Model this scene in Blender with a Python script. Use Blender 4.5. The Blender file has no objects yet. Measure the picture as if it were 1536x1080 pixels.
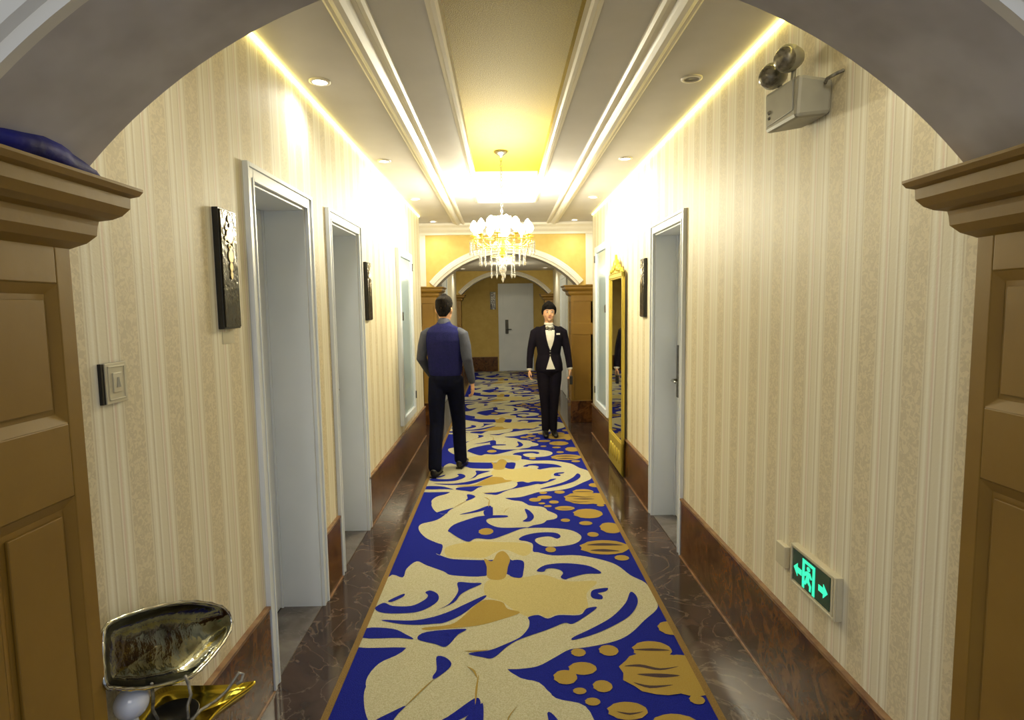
import bpy, bmesh, math, random
from mathutils import Vector, Matrix
random.seed(7)
PI = math.pi
C = bpy.context.scene.collection
scn = bpy.context.scene
def srgb(r, g, b):
    f = lambda c: (c/255/12.92) if c/255 <= .04045 else ((c/255+.055)/1.055)**2.4
    return (f(r), f(g), f(b), 1)
# ---------------------------------------------------------------- materials
def mat(name, col, rough=.5, metal=0, emit=None, es=0, trans=0, spec=None, ior=None, noise=None, bump=None, coat=0):
    m = bpy.data.materials.new(name); m.use_nodes = True
    nt = m.node_tree; b = nt.nodes['Principled BSDF']
    b.inputs['Base Color'].default_value = col
    b.inputs['Roughness'].default_value = rough
    b.inputs['Metallic'].default_value = metal
    if spec is not None: b.inputs['Specular IOR Level'].default_value = spec
    if ior: b.inputs['IOR'].default_value = ior
    if coat: b.inputs['Coat Weight'].default_value = coat
    b.inputs['Transmission Weight'].default_value = trans
    if emit: b.inputs['Emission Color'].default_value = emit; b.inputs['Emission Strength'].default_value = es
    tc = nt.nodes.new('ShaderNodeTexCoord')
    if noise:                                   # (scale, other colour, detail)
        n = nt.nodes.new('ShaderNodeTexNoise'); n.inputs['Scale'].default_value = noise[0]; n.inputs['Detail'].default_value = noise[2]
        nt.links.new(tc.outputs['Object'], n.inputs['Vector'])
        r = nt.nodes.new('ShaderNodeValToRGB'); r.color_ramp.elements[0].position = .35; r.color_ramp.elements[1].position = .65
        r.color_ramp.elements[0].color = col; r.color_ramp.elements[1].color = noise[1]
        nt.links.new(n.outputs['Fac'], r.inputs['Fac']); nt.links.new(r.outputs['Color'], b.inputs['Base Color'])
    if bump:                                    # (scale, strength)
        n = nt.nodes.new('ShaderNodeTexNoise'); n.inputs['Scale'].default_value = bump[0]; n.inputs['Detail'].default_value = 4
        nt.links.new(tc.outputs['Object'], n.inputs['Vector'])
        bp = nt.nodes.new('ShaderNodeBump'); bp.inputs['Strength'].default_value = bump[1]; bp.inputs['Distance'].default_value = .01
        nt.links.new(n.outputs['Fac'], bp.inputs['Height']); nt.links.new(bp.outputs['Normal'], b.inputs['Normal'])
    return m
def ramp(nt, stops, interp='LINEAR'):
    r = nt.nodes.new('ShaderNodeValToRGB'); e = r.color_ramp.elements
    r.color_ramp.interpolation = interp
    while len(e) > 1: e.remove(e[-1])
    e[0].position, e[0].color = stops[0]
    for p, c in stops[1:]:
        x = e.new(p); x.color = c
    return r
def wallpaper(name, axis='Y'):
    m = bpy.data.materials.new(name); m.use_nodes = True; nt = m.node_tree; L = nt.links.new
    b = nt.nodes['Principled BSDF']; b.inputs['Roughness'].default_value = .55
    tc = nt.nodes.new('ShaderNodeTexCoord'); sx = nt.nodes.new('ShaderNodeSeparateXYZ'); L(tc.outputs['Object'], sx.inputs[0])
    d = nt.nodes.new('ShaderNodeMath'); d.operation = 'DIVIDE'; d.inputs[1].default_value = .205; L(sx.outputs[axis], d.inputs[0])
    fr = nt.nodes.new('ShaderNodeMath'); fr.operation = 'FRACT'; L(d.outputs[0], fr.inputs[0])
    base, pale, pink, ochre = srgb(224,216,190), srgb(238,233,214), srgb(220,202,180), srgb(202,190,160)
    r = ramp(nt, [(0,base),(.06,pale),(.10,base),(.13,ochre),(.15,pale),(.19,base),(.30,base),(.32,ochre),(.34,pale),(.37,pink),(.41,base),(.44,pale),(.50,base),(.52,ochre),(.54,base),(.95,base),(.97,ochre),(1,pale)])
    L(fr.outputs[0], r.inputs[0])
    mask = ramp(nt, [(0,(0,0,0,1)),(.55,(1,1,1,1)),(.93,(0,0,0,1))], 'CONSTANT'); L(fr.outputs[0], mask.inputs[0])
    n = nt.nodes.new('ShaderNodeTexNoise'); n.inputs['Scale'].default_value = 55; n.inputs['Detail'].default_value = 2; n.inputs['Distortion'].default_value = 1.6
    L(tc.outputs['Object'], n.inputs['Vector'])
    nr = ramp(nt, [(.44, srgb(220,208,176)), (.54, srgb(205,193,162))]); L(n.outputs['Fac'], nr.inputs[0])
    mx = nt.nodes.new('ShaderNodeMixRGB'); L(mask.outputs[0], mx.inputs[0]); L(r.outputs[0], mx.inputs[1]); L(nr.outputs[0], mx.inputs[2])
    L(mx.outputs[0], b.inputs['Base Color'])
    bp = nt.nodes.new('ShaderNodeBump'); bp.inputs['Strength'].default_value = .15; bp.inputs['Distance'].default_value = .003
    L(n.outputs['Fac'], bp.inputs['Height']); L(bp.outputs['Normal'], b.inputs['Normal'])
    return m
def marble(name, stops, scale, vein, rough):
    m = bpy.data.materials.new(name); m.use_nodes = True; nt = m.node_tree; L = nt.links.new
    b = nt.nodes['Principled BSDF']; b.inputs['Roughness'].default_value = rough
    tc = nt.nodes.new('ShaderNodeTexCoord')
    n = nt.nodes.new('ShaderNodeTexNoise'); n.inputs['Scale'].default_value = scale; n.inputs['Detail'].default_value = 8; n.inputs['Distortion'].default_value = 1.2
    L(tc.outputs['Object'], n.inputs['Vector']); r = ramp(nt, stops); L(n.outputs['Fac'], r.inputs[0])
    v = nt.nodes.new('ShaderNodeTexNoise'); v.inputs['Scale'].default_value = scale*.7; v.inputs['Detail'].default_value = 5; v.inputs['Distortion'].default_value = 2.5
    L(tc.outputs['Object'], v.inputs['Vector'])
    vr = ramp(nt, [(.485,(0,0,0,1)),(.5,(1,1,1,1)),(.515,(0,0,0,1))]); L(v.outputs['Fac'], vr.inputs[0])
    mx = nt.nodes.new('ShaderNodeMixRGB'); mx.inputs[2].default_value = vein
    mm = nt.nodes.new('ShaderNodeMath'); mm.operation = 'MULTIPLY'; mm.inputs[1].default_value = .22; L(vr.outputs[0], mm.inputs[0])
    L(mm.outputs[0], mx.inputs[0]); L(r.outputs[0], mx.inputs[1]); L(mx.outputs[0], b.inputs['Base Color'])
    return m
M = {}
M['paper'] = wallpaper('striped_wallpaper')
M['yellowwall'] = mat('yellow_wall', srgb(208,180,98), .6, noise=(9, srgb(200,170,88), 3))
M['lobbywall'] = mat('lobby_wall', srgb(214,208,180), .6, noise=(5, srgb(206,200,172), 3))
M['ceil'] = mat('ceiling_paint', srgb(186,182,180), .42, noise=(4, srgb(180,176,174), 3))
M['soffit'] = mat('arch_plaster', srgb(196,191,188), .65, noise=(6, srgb(172,166,162), 3))
M['trim'] = mat('white_trim', srgb(226,220,206), .4, noise=(5, srgb(220,214,200), 2))
M['door'] = mat('white_door', srgb(226,231,238), .35, noise=(3, srgb(220,226,234), 2))
M['gold_ceiling'] = mat('woven_gold_paper', srgb(172,150,40), .7, noise=(160, srgb(138,116,20), 2), bump=(160, .4))
M['dado'] = marble('red_brown_marble', [(.3, srgb(44,24,10)), (.46, srgb(84,50,22)), (.58, srgb(108,70,34)), (.72, srgb(50,28,12))], 9, srgb(150,110,66), .22)
M['floor'] = marble('dark_emperador', [(.3, srgb(44,32,26)), (.55, srgb(66,50,42)), (.75, srgb(88,70,58))], 3.2, srgb(170,150,130), .12)
M['sill'] = marble('grey_stone', [(.3, srgb(84,78,76)), (.7, srgb(116,110,106))], 5, srgb(150,145,140), .25)
M['cap'] = mat('dado_cap', srgb(150,118,84), .3, noise=(20, srgb(110,76,48), 3))
M['wood'] = mat('ochre_wood', srgb(132,100,32), .45, noise=(3, srgb(122,90,25), 5), bump=(30, .05))
M['gilt'] = mat('gilt', srgb(216,194,84), .4, metal=.6, bump=(60, .2))
M['brass'] = mat('polished_brass', srgb(212,190,70), .16, metal=1, noise=(8, srgb(190,160,50), 2))
M['chrome'] = mat('chrome', srgb(205,205,200), .12, metal=1, noise=(4, srgb(170,170,160), 2))
M['silver_dish'] = mat('tarnished_silver', srgb(120,122,110), .1, metal=1, noise=(14, srgb(66,66,56), 4), bump=(14, .35))
M['steel'] = mat('brushed_steel', srgb(120,118,112), .3, metal=.9, noise=(40, srgb(100,98,92), 2))
M['mirror'] = mat('mirror_glass', (.72,.72,.7,1), .03, metal=1, noise=(1, (.7,.7,.69,1), 1))
M['paleglass'] = mat('pale_blue_glass', srgb(168,186,192), .12, noise=(2, srgb(160,180,188), 2))
M['black'] = mat('black_plastic', srgb(16,15,14), .35, noise=(20, srgb(22,20,18), 2))
M['signblack'] = mat('bronze_black_glass', srgb(26,22,16), .12, metal=.3, noise=(38, srgb(58,50,34), 3), bump=(38,.3))
M['signgold'] = mat('sign_gold', srgb(206,180,120), .2, metal=.8, noise=(20, srgb(226,210,170), 2))
M['ivory'] = mat('ivory_plastic', srgb(206,198,170), .4, noise=(10, srgb(200,192,164), 2))
M['grey_plastic'] = mat('grey_plastic', srgb(150,148,138), .4, noise=(12, srgb(142,140,130), 2))
M['lens'] = mat('dark_lens', srgb(150,146,136), .2, metal=.3, noise=(50, srgb(96,92,84), 2))
M['greendark'] = mat('sign_green_face', srgb(4,40,30), .25, emit=srgb(0,60,44), es=.25)
M['greenlit'] = mat('sign_green_light', srgb(60,240,190), .4, emit=srgb(50,235,190), es=1.0)
M['bulb'] = mat('lit_bulb', (1,.93,.75,1), .4, emit=(1,.90,.66,1), es=60)
M['shade'] = mat('frosted_glass_lit', (1,.96,.85,1), .4, emit=(1,.93,.74,1), es=25)
M['crystal'] = mat('crystal', (1,1,1,1), .02, trans=.85, ior=1.5, spec=.8)
M['dl'] = mat('downlight_lens', (1,1,1,1), .4, emit=(.96,.98,1,1), es=14)
M['dl_off'] = mat('unlit_lens', srgb(150,146,136), .3)
M['cove'] = mat('cove_tube', (1,.9,.6,1), .4, emit=(1,.82,.22,1), es=15)
M['blue_cloth'] = mat('blue_cloth', srgb(22,28,140), .65, noise=(12, srgb(10,14,90), 3), bump=(20,.5))
M['crystal_ball'] = mat('white_glass_ball', srgb(235,238,245), .08, noise=(10, srgb(200,206,225), 2), coat=.5)
M['cblue'] = mat('carpet_blue', srgb(30,40,146), .95, spec=.1, noise=(240, srgb(22,30,122), 2), bump=(300,.6))
M['ccream'] = mat('carpet_cream', srgb(200,196,166), .95, noise=(200, srgb(176,170,134), 2), bump=(300,.6))
M['cyel'] = mat('carpet_straw', srgb(196,182,124), .95, noise=(200, srgb(180,166,106), 2), bump=(300,.6))
M['cgold'] = mat('carpet_gold', srgb(164,140,62), .95, noise=(200, srgb(160,130,52), 2), bump=(300,.6))
M['cborder'] = mat('carpet_border', srgb(140,112,58), .95, noise=(200, srgb(120,92,42), 2), bump=(300,.6))
M['cbrown'] = mat('carpet_brown', srgb(62,44,48), .95, noise=(200, srgb(50,34,40), 2))
M['skin'] = mat('skin', srgb(206,158,122), .5, noise=(20, srgb(198,148,112), 2))
M['lips'] = mat('lips', srgb(160,84,76), .45, noise=(20, srgb(150,76,70), 2))
M['eyewhite'] = mat('eye_white', srgb(225,220,212), .2, noise=(20, srgb(222,216,208), 1))
M['hair'] = mat('black_hair', srgb(10,8,8), .85, spec=.15, noise=(60, srgb(24,19,17), 3), bump=(90,.5))
M['navy'] = mat('navy_knit', srgb(34,34,86), .95, spec=.1, noise=(40, srgb(28,32,78), 2), bump=(120,.3))
M['greyblue'] = mat('grey_blue_shirt', srgb(62,66,82), .8, noise=(20, srgb(56,60,76), 2), bump=(40,.2))
M['navytrouser'] = mat('dark_navy_trousers', srgb(16,19,40), .95, spec=.1, noise=(20, srgb(16,18,32), 2), bump=(25,.3))
M['suit'] = mat('black_suit', srgb(20,16,26), .95, spec=.1, noise=(20, srgb(22,19,27), 2), bump=(25,.3))
M['shirt'] = mat('white_shirt', srgb(222,216,205), .7, noise=(20, srgb(214,208,196), 2))
M['shoe'] = mat('black_leather', srgb(16,14,14), .3, noise=(20, srgb(22,20,20), 2))
# ---------------------------------------------------------------- mesh helpers
def box(bm, x0, x1, y0, y1, z0, z1, mi=0):
    vs = [bm.verts.new((x, y, z)) for z in (z0, z1) for y in (y0, y1) for x in (x0, x1)]
    for f in ((0,2,3,1),(4,5,7,6),(0,1,5,4),(2,6,7,3),(0,4,6,2),(1,3,7,5)):
        bm.faces.new([vs[i] for i in f]).material_index = mi
def tube(bm, pts, rad, ref=None, seg=12, cap=True, mi=0):
    pts = [Vector(p) for p in pts]; n = len(pts); rings = []
    rad = [(r, r) if not isinstance(r, (tuple, list)) else r for r in (rad if isinstance(rad, (list,)) else [rad]*n)]
    tan = []
    for i in range(n):
        t = (pts[min(i+1, n-1)]-pts[max(i-1, 0)]); tan.append(t.normalized())
    if ref is None:
        ref = Vector((1,0,0)) if abs(tan[0].x) < .8 else Vector((0,0,1))
    u = Vector(ref)
    P = list(pts); T = list(tan); Rr = list(rad)
    if cap:
        a, b = rad[0]; e = min(a, b)
        P = [pts[0]-tan[0]*e*.42, pts[0]-tan[0]*e*.25] + P[1:-1] + [pts[-1]+tan[-1]*min(rad[-1])*.25, pts[-1]+tan[-1]*min(rad[-1])*.42] if False else P
    for i in range(len(P)):
        t = T[i]; u = (u-t*u.dot(t))
        if u.length < 1e-6: u = t.orthogonal()
        u.normalize(); v = t.cross(u)
        a, b = Rr[i]
        rings.append([bm.verts.new(P[i]+u*a*math.cos(2*PI*k/seg)+v*b*math.sin(2*PI*k/seg)) for k in range(seg)])
    for i in range(len(rings)-1):
        for k in range(seg):
            f = bm.faces.new((rings[i][k], rings[i][(k+1) % seg], rings[i+1][(k+1) % seg], rings[i+1][k])); f.material_index = mi; f.smooth = True
    if cap:
        for ring, s, j in ((rings[0], -1, 0), (rings[-1], 1, -1)):
            c = P[j]; e = min(Rr[j])
            mid = [bm.verts.new(c+(w.co-c)*.72+T[j]*s*e*.45) for w in ring]
            tip = bm.verts.new(c+T[j]*s*e*.62)
            for k in range(seg):
                q = (ring[k], mid[k], mid[(k+1) % seg], ring[(k+1) % seg]) if s > 0 else (ring[(k+1) % seg], mid[(k+1) % seg], mid[k], ring[k])
                f = bm.faces.new(q[::-1]); f.material_index = mi; f.smooth = True
                q = (mid[k], tip, mid[(k+1) % seg]) if s > 0 else (mid[(k+1) % seg], tip, mid[k])
                f = bm.faces.new(q[::-1]); f.material_index = mi; f.smooth = True
def ball(bm, c, r, seg=16, rings=10, mi=0):
    r = (r, r, r) if not isinstance(r, (tuple, list)) else r
    g = bmesh.ops.create_uvsphere(bm, u_segments=seg, v_segments=rings, radius=1, matrix=Matrix.Translation(c) @ Matrix.Diagonal((*r, 1)))
    for f in {f for v in g['verts'] for f in v.link_faces}: f.smooth = True; f.material_index = mi
def lathe(bm, prof, c=(0,0,0), seg=24, mi=0):
    c = Vector(c); rg = []
    for r, z in prof:
        rg.append([bm.verts.new(c+Vector((r*math.cos(2*PI*k/seg), r*math.sin(2*PI*k/seg), z))) for k in range(seg)])
    for i in range(len(rg)-1):
        for k in range(seg):
            f = bm.faces.new((rg[i][k], rg[i][(k+1) % seg], rg[i+1][(k+1) % seg], rg[i+1][k])); f.smooth = True; f.material_index = mi
def extr(bm, outline, off, mi=0):
    """closed planar outline (3D points) extruded by the vector off"""
    off = Vector(off); a = [bm.verts.new(Vector(p)) for p in outline]; b = [bm.verts.new(Vector(p)+off) for p in outline]
    bm.faces.new(a).material_index = mi; bm.faces.new(b[::-1]).material_index = mi
    n = len(a)
    for i in range(n): bm.faces.new((a[i], b[i], b[(i+1) % n], a[(i+1) % n])).material_index = mi
def obj(name, bm, m, parent=None, bevel=0, kind=None, loc=None, fix=True, smooth=None):
    if fix: bmesh.ops.recalc_face_normals(bm, faces=bm.faces)
    me = bpy.data.meshes.new(name); bm.to_mesh(me); bm.free()
    for k in (m if isinstance(m, list) else [m]): me.materials.append(M[k])
    o = bpy.data.objects.new(name, me); C.objects.link(o)
    if parent: o.parent = parent
    if loc: o.location = loc
    if bevel:
        b = o.modifiers.new('bevel', 'BEVEL'); b.width = bevel; b.segments = 2; b.limit_method = 'ANGLE'
    if kind: o['kind'] = kind
    return o
def NB(): return bmesh.new()
def empty(name, loc=(0,0,0), rz=0):
    o = bpy.data.objects.new(name, None); C.objects.link(o); o.location = loc; o.rotation_euler = (0,0,rz); o.empty_display_size = .05
    return o
def tag(o, label, cat, group=None):
    o['label'] = label; o['category'] = cat
    if group: o['group'] = group
    return o
def copy_tree(o, parent=None):
    c = o.copy(); C.objects.link(c)
    if parent: c.parent = parent
    for ch in [k for k in bpy.data.objects if k.parent == o]: copy_tree(ch, c)
    return c
def bx(name, m, x0, x1, y0, y1, z0, z1, parent=None, bevel=0, kind=None):
    b = NB(); box(b, x0, x1, y0, y1, z0, z1); return obj(name, b, m, parent, bevel, kind)
XL, XR, HC, XC = -1.012, 1.139, 2.746, .0635
DH = .384
SPOT_E, CH_E, WORLD_E, LOBBY_E, EXPO = 24, 190, .56, 22, -.30
# ================================================================ camera
cam = bpy.data.cameras.new('camera'); co = bpy.data.objects.new('camera', cam); C.objects.link(co)
cam.sensor_width = 36; cam.lens = 36*870/1536; cam.clip_start = .05
F = Vector((.01541491,.99570996,-.09123623)); RT = Vector((.99975605,-.01679223,-.01434788)); UP = Vector((.01581839,.09099281,.99572591))
co.matrix_world = Matrix(((RT.x,UP.x,-F.x,0),(RT.y,UP.y,-F.y,0),(RT.z,UP.z,-F.z,1.62),(0,0,0,1)))
scn.camera = co
# ================================================================ shell
bx('floor', 'floor', -2.6, 2.8, -1.6, 14.9, -.08, 0, kind='structure')
Y1, Y2, YE = 8.0, 13.0, 14.6        # far arches and end wall
# door openings (y0, y1) per side, in section 1 and section 2
def side(name, x, s, ops):
    """wall slab whose corridor face is at x, going outward s*.3, with door openings cut out up to the head"""
    b = NB(); xo = x+s*.3
    A, Bx = min(x, xo), max(x, xo)
    def seg(y0, y1, z0, z1, a=A, c=Bx): box(b, a, c, y0, y1, z0, z1)
    y = 1.295
    for (o0, o1, h) in ops:
        if o0 > y: seg(y, o0, 0, 2.9)
        seg(o0, o1, h, 2.9)
        xr = (x+s*.245, x+s*.3); seg(o0, o1, 0, h, min(xr), max(xr))
        y = o1
    seg(y, 7.3, 0, 2.9)
    xs = (x+s*.16, x+s*.3); seg(7.3, Y1, 0, 2.9, min(xs), max(xs))
    seg(Y1+.3, Y2, 0, 2.9)
    seg(Y2+.3, YE, 0, 2.9)
    return obj(name, b, 'paper', kind='structure')
HD = 2.14
OL = [(2.42, 3.065, HD), (3.49, 4.14, HD)]
OR = [(3.665, 4.335, HD)]
side('wall_left', XL, -1, OL); side('wall_right', XR, 1, OR)
bx('wall_end', 'yellowwall', -1.6, 1.7, YE, YE+.2, 0, 2.9, kind='structure')
# marble dado on both sides
def dado(name, x, s, gaps, endx):
    b = NB(); t = .016
    def seg(y0, y1, xx):
        a, c = sorted((xx, xx-s*t)); box(b, a, c, y0, y1, .0, DH-.012, 0)
        a, c = sorted((xx, xx-s*(t+.006))); box(b, a, c, y0, y1, DH-.012, DH, 1)
        a, c = sorted((xx, xx-s*(t+.008))); box(b, a, c, y0, y1, 0, .008, 1)
    y = 1.31
    for g0, g1 in gaps:
        if g0 > y: seg(y, g0, x)
        y = g1
    seg(y, 7.3, x); seg(7.302, Y1-.05, x+s*.16)
    for a, c in endx: seg(a, c, x)
    return obj(name, b, ['dado', 'cap'], kind='structure')
dado('baseboard_left', XL, -1, [(2.345, 3.135), (3.41, 4.19)], [(8.36, 9.55), (10.6, 12.9), (13.36, 14.56)])
dado('baseboard_right', XR, 1, [(3.60, 4.39)], [(8.36, 10.1), (11.2, 12.9), (13.36, 14.56)])
b = NB(); box(b, -.99, -.13, YE-.02, YE, 0, .36, 0); box(b, -.99, -.13, YE-.025, YE, .36, .372, 1)
obj('baseboard_end', b, ['dado', 'cap'], kind='structure')
# ---- ceiling: flat borders, raised recess with gilt paper, mouldings
HW, RW, CZ, CE = .287, .335, 3.05, 6.3
b = NB()
box(b, -1.5, XC-HW, 1.29, Y1+.15, HC, HC+.05)
box(b, XC+HW, 1.65, 1.29, Y1+.15, HC, HC+.05)
box(b, XC-HW, XC+HW, CE, Y1+.15, HC, HC+.05)
box(b, XC-RW-.03, XC+RW+.03, CE, CE+.03, HC+.05, CZ+.04)
box(b, -1.35, 1.5, Y1+.3, YE, 2.42, 2.47)
obj('ceiling', b, 'ceil', kind='structure')
b = NB()
box(b, XC-RW-.03, XC+RW+.03, 1.29, CE, CZ, CZ+.04)
for s in (-1, 1):
    a, c = sorted((XC+s*RW, XC+s*(RW+.03))); box(b, a, c, 1.29, CE, HC+.05, CZ)
obj('ceiling_recess', b, 'gold_ceiling', kind='structure')
n = 0
def trim(y0, y1, xa, xb, z0, z1, m='trim'):
    global n; n += 1
    return bx('trim_%d' % n, m, min(xa, xb), max(xa, xb), y0, y1, z0, z1, bevel=.006, kind='structure')
for s in (-1, 1):
    n += 1; b = NB()
    prof = [(.545, 0), (.545, -.012), (.556, -.022), (.572, -.022), (.580, -.010), (.600, -.006), (.612, -.018), (.628, -.030), (.648, -.034), (.664, -.026), (.676, -.014), (.690, -.014), (.702, -.006), (.702, 0)]
    extr(b, [(XC+s*x, 1.295, HC+z) for x, z in prof], (0, Y1-1.30, 0))
    obj('trim_%d' % n, b, 'trim', kind='structure')
    n += 1; b = NB()
    prof = [(HW-.006, .05), (HW-.006, -.012), (HW+.004, -.022), (HW+.020, -.022), (HW+.030, -.010), (HW+.044, -.006), (HW+.044, 0), (HW, 0), (HW, .05)]
    extr(b, [(XC+s*x, 1.295, HC+z) for x, z in prof], (0, CE-1.295, 0))
    obj('trim_%d' % n, b, 'trim', kind='structure')
trim(CE-.006, CE+.03, XC-HW, XC+HW, HC-.02, HC+.05)
# cornice across the first far arch wall
n += 1; b = NB()
extr(b, [(-1.17, Y1, 2.745), (-1.17, Y1-.12, 2.745), (-1.17, Y1-.12, 2.715), (-1.17, Y1-.08, 2.69), (-1.17, Y1-.06, 2.66), (-1.17, Y1-.02, 2.63), (-1.17, Y1-.02, 2.60), (-1.17, Y1, 2.60)], (2.465, 0, 0))
obj('trim_%d' % n, b, 'trim', kind='structure')
# ---- arch walls
AR, AZ, SP = 1.285, 1.62-.561, 1.90         # segmental arch: radius, centre height, spring height
def arc(R=AR, zb=SP, N=48):
    hw = math.sqrt(R*R-(zb-AZ)**2); a0 = math.atan2(zb-AZ, -hw); a1 = math.atan2(zb-AZ, hw)
    return [(XC+R*math.cos(a0+(a1-a0)*k/N), AZ+R*math.sin(a0+(a1-a0)*k/N)) for k in range(N+1)]
def arch_wall(name, y0, y1, xo0, xo1, ztop, m, px0, px1):
    """spandrel over the arch plus the piers down to the floor outside px0..px1; faces y0 / soffit / y1 get m[0], m[1], m[2]"""
    b = NB(); A = arc(); N = len(A)
    top = [(A[0][0]+(A[-1][0]-A[0][0])*k/(N-1), ztop) for k in range(N)]
    for yy, mi in ((y0, 0), (y1, 2)):
        lo = [b.verts.new((x, yy, z)) for x, z in A]; hi = [b.verts.new((x, yy, z)) for x, z in top]
        for k in range(N-1): b.faces.new((lo[k], lo[k+1], hi[k+1], hi[k])).material_index = mi
    lo0 = [b.verts.new((x, y0, z)) for x, z in A]; lo1 = [b.verts.new((x, y1, z)) for x, z in A]
    for k in range(N-1):
        f = b.faces.new((lo0[k], lo1[k], lo1[k+1], lo0[k+1])); f.material_index = 1; f.smooth = True
    box(b, xo0, A[0][0], y0, y1, SP, ztop, 0); box(b, A[-1][0], xo1, y0, y1, SP, ztop, 0)
    box(b, xo0, px0, y0, y1, 0, SP, 0); box(b, px1, xo1, y0, y1, 0, SP, 0)
    return obj(name, b, list(m), kind='structure', fix=False)
ND0, ND1 = .995, 1.29
arch_wall('wall_near', ND0, ND1, -2.6, 2.8, 3.2, ('lobbywall', 'soffit', 'soffit'), -1.10, 1.22)
arch_wall('wall_middle', Y1, Y1+.3, -1.32, 1.45, 3.0, ('yellowwall', 'soffit', 'soffit'), -1.10, 1.22)
arch_wall('wall_far', Y2, Y2+.3, -1.3, 1.4, 2.9, ('yellowwall', 'soffit', 'soffit'), -1.10, 1.22)
def archivolt(y, w=.085, t=.02):
    """moulded band following the arch on the face towards the camera"""
    global n; n += 1; b = NB(); N = 48
    prof = [(0, 0), (0, t), (w*.25, t), (w*.34, t*1.7), (w*.6, t*1.7), (w*.7, t), (w*.9, t), (w, t*.5), (w, 0)]
    A = arc(); rows = []
    for x, z in A:
        d = Vector((x-XC, 0, z-AZ)).normalized()
        rows.append([b.verts.new(Vector((x, y, z))+d*p+Vector((0, -q, 0))) for p, q in prof])
    for i in range(len(rows)-1):
        for k in range(len(prof)-1): b.faces.new((rows[i][k], rows[i+1][k], rows[i+1][k+1], rows[i][k+1]))
    b.faces.new(rows[0]); b.faces.new(rows[-1][::-1])
    return obj('trim_%d' % n, b, 'trim', kind='structure')
archivolt(ND0)
for xa, xb in ((-1.17, -1.03), (1.15, 1.295)): trim(Y1-.018, Y1, xa, xb, 1.91, 2.6)
archivolt(Y1, .11, .022); archivolt(Y2, .09)
# ================================================================ panelled pilasters under the arches
def pilaster(name, s, y0, y1, xin, xout, label, plinth=None):
    """s=-1 left, +1 right; panelled inner face at xin"""
    r = empty(name, ((xin+xout)/2, (y0+y1)/2, 0)); tag(r, label, 'pilaster')
    ox, oy = r.location.x, r.location.y
    b = NB(); a, c = sorted((xin+s*.012, xout)); z0 = plinth or 0
    box(b, a-ox, c-ox, y0-oy, y1-oy, z0, 1.80)
    # stiles and rails standing 12 mm proud on the inner face, framing two sunk panels
    def P(ya, yb, za, zb, d0=0, d1=.012):
        p, q = sorted((xin+s*d0, xin+s*d1)); box(b, p-ox, q-ox, ya-oy, yb-oy, za, zb)
    e = .045; PB, PT, LT, LB = 1.385, 1.682, 1.225, .22
    P(y0, y0+e, z0, 1.80); P(y1-e, y1, z0, 1.80)
    P(y0+e, y1-e, PT, 1.80); P(y0+e, y1-e, LT, PB); P(y0+e, y1-e, z0, max(LB, z0+.01))
    # front face panels too
    for za, zb in ((PT, 1.80), (LT, PB), (z0, max(LB, z0+.01))):
        p, q = sorted((xin+s*.0, xout)); box(b, p-ox, q-ox, y0-.012-oy, y0-oy, za, zb)
    for p, q in ((0, .04), (abs(xout-xin)-.04, abs(xout-xin))):
        u, v = sorted((xin+s*p, xin+s*q))
        for za, zb in ((PB, PT), (max(LB, z0+.01), LT)): box(b, u-ox, v-ox, y0-.012-oy, y0-oy, za, zb)
    obj('shaft', b, 'wood', r, bevel=.003)
    # sloped beads inside each sunk panel + raised field
    for za, zb in ((PB, PT), (max(LB, z0+.01), LT)):
        b = NB(); ya, yb = y0+e, y1-e; w = .022
        o_ = [(ya, za), (yb, za), (yb, zb), (ya, zb)]; i_ = [(ya+w, za+w), (yb-w, za+w), (yb-w, zb-w), (ya+w, zb-w)]
        vo = [b.verts.new((xin+s*.001-ox, y-oy, z)) for y, z in o_]; vi = [b.verts.new((xin+s*.0115-ox, y-oy, z)) for y, z in i_]
        for k in range(4): b.faces.new((vo[k], vo[(k+1) % 4], vi[(k+1) % 4], vi[k]))
        w2 = w+.012; f_ = [(ya+w2, za+w2), (yb-w2, za+w2), (yb-w2, zb-w2), (ya+w2, zb-w2)]
        p, q = sorted((xin+s*.0045, xin+s*.012)); box(b, p-ox, q-ox, ya+w2-oy, yb-w2-oy, za+w2, zb-w2)
        obj('panel_moulding', b, 'wood', r, bevel=.002)
    # capital: stepped cornice (projection, height)
    b = NB()
    prof = [(0, 1.758), (.006, 1.762), (.022, 1.772), (.036, 1.790), (.038, 1.812), (.040, 1.822), (.058, 1.828), (.072, 1.838), (.084, 1.856), (.085, 1.880), (.098, 1.886), (.104, 1.897), (.104, 1.903), (0, 1.903)]
    cyc = []
    for p, z in prof:
        xi = xin-s*p
        pts = [(xout, y0-p), (xi, y0-p), (xi, y1+p), (xout, y1+p)]
        cyc.append([b.verts.new((x-ox, y-oy, z)) for x, y in pts])
    for i in range(len(cyc)-1):
        for k in range(3): b.faces.new((cyc[i][k], cyc[i][k+1], cyc[i+1][k+1], cyc[i+1][k]))
    b.faces.new(cyc[0])
    obj('capital', b, 'wood', r)
    if plinth:
        b = NB(); p, q = sorted((xin-s*.012, xout)); box(b, p-ox, q-ox, y0-.02-oy, y1+.0-oy, 0, plinth, 0)
        obj('plinth', b, 'dado', r, bevel=.004)
    return r
pilaster('wooden_pilaster', -1, ND0, ND1, -.935, -1.10, 'ochre panelled wooden pilaster at left edge of the photo, blue cloth on its capital')
pilaster('wooden_pilaster', 1, ND0, ND1, 1.057, 1.22, 'ochre panelled wooden pilaster at the right edge of the photo, beside the green exit sign')
pilaster('wooden_pilaster', -1, Y1, Y1+.3, -.895, -1.17, 'orange wooden pilaster of the middle arch, half behind the man in the navy vest', .30)
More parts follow.
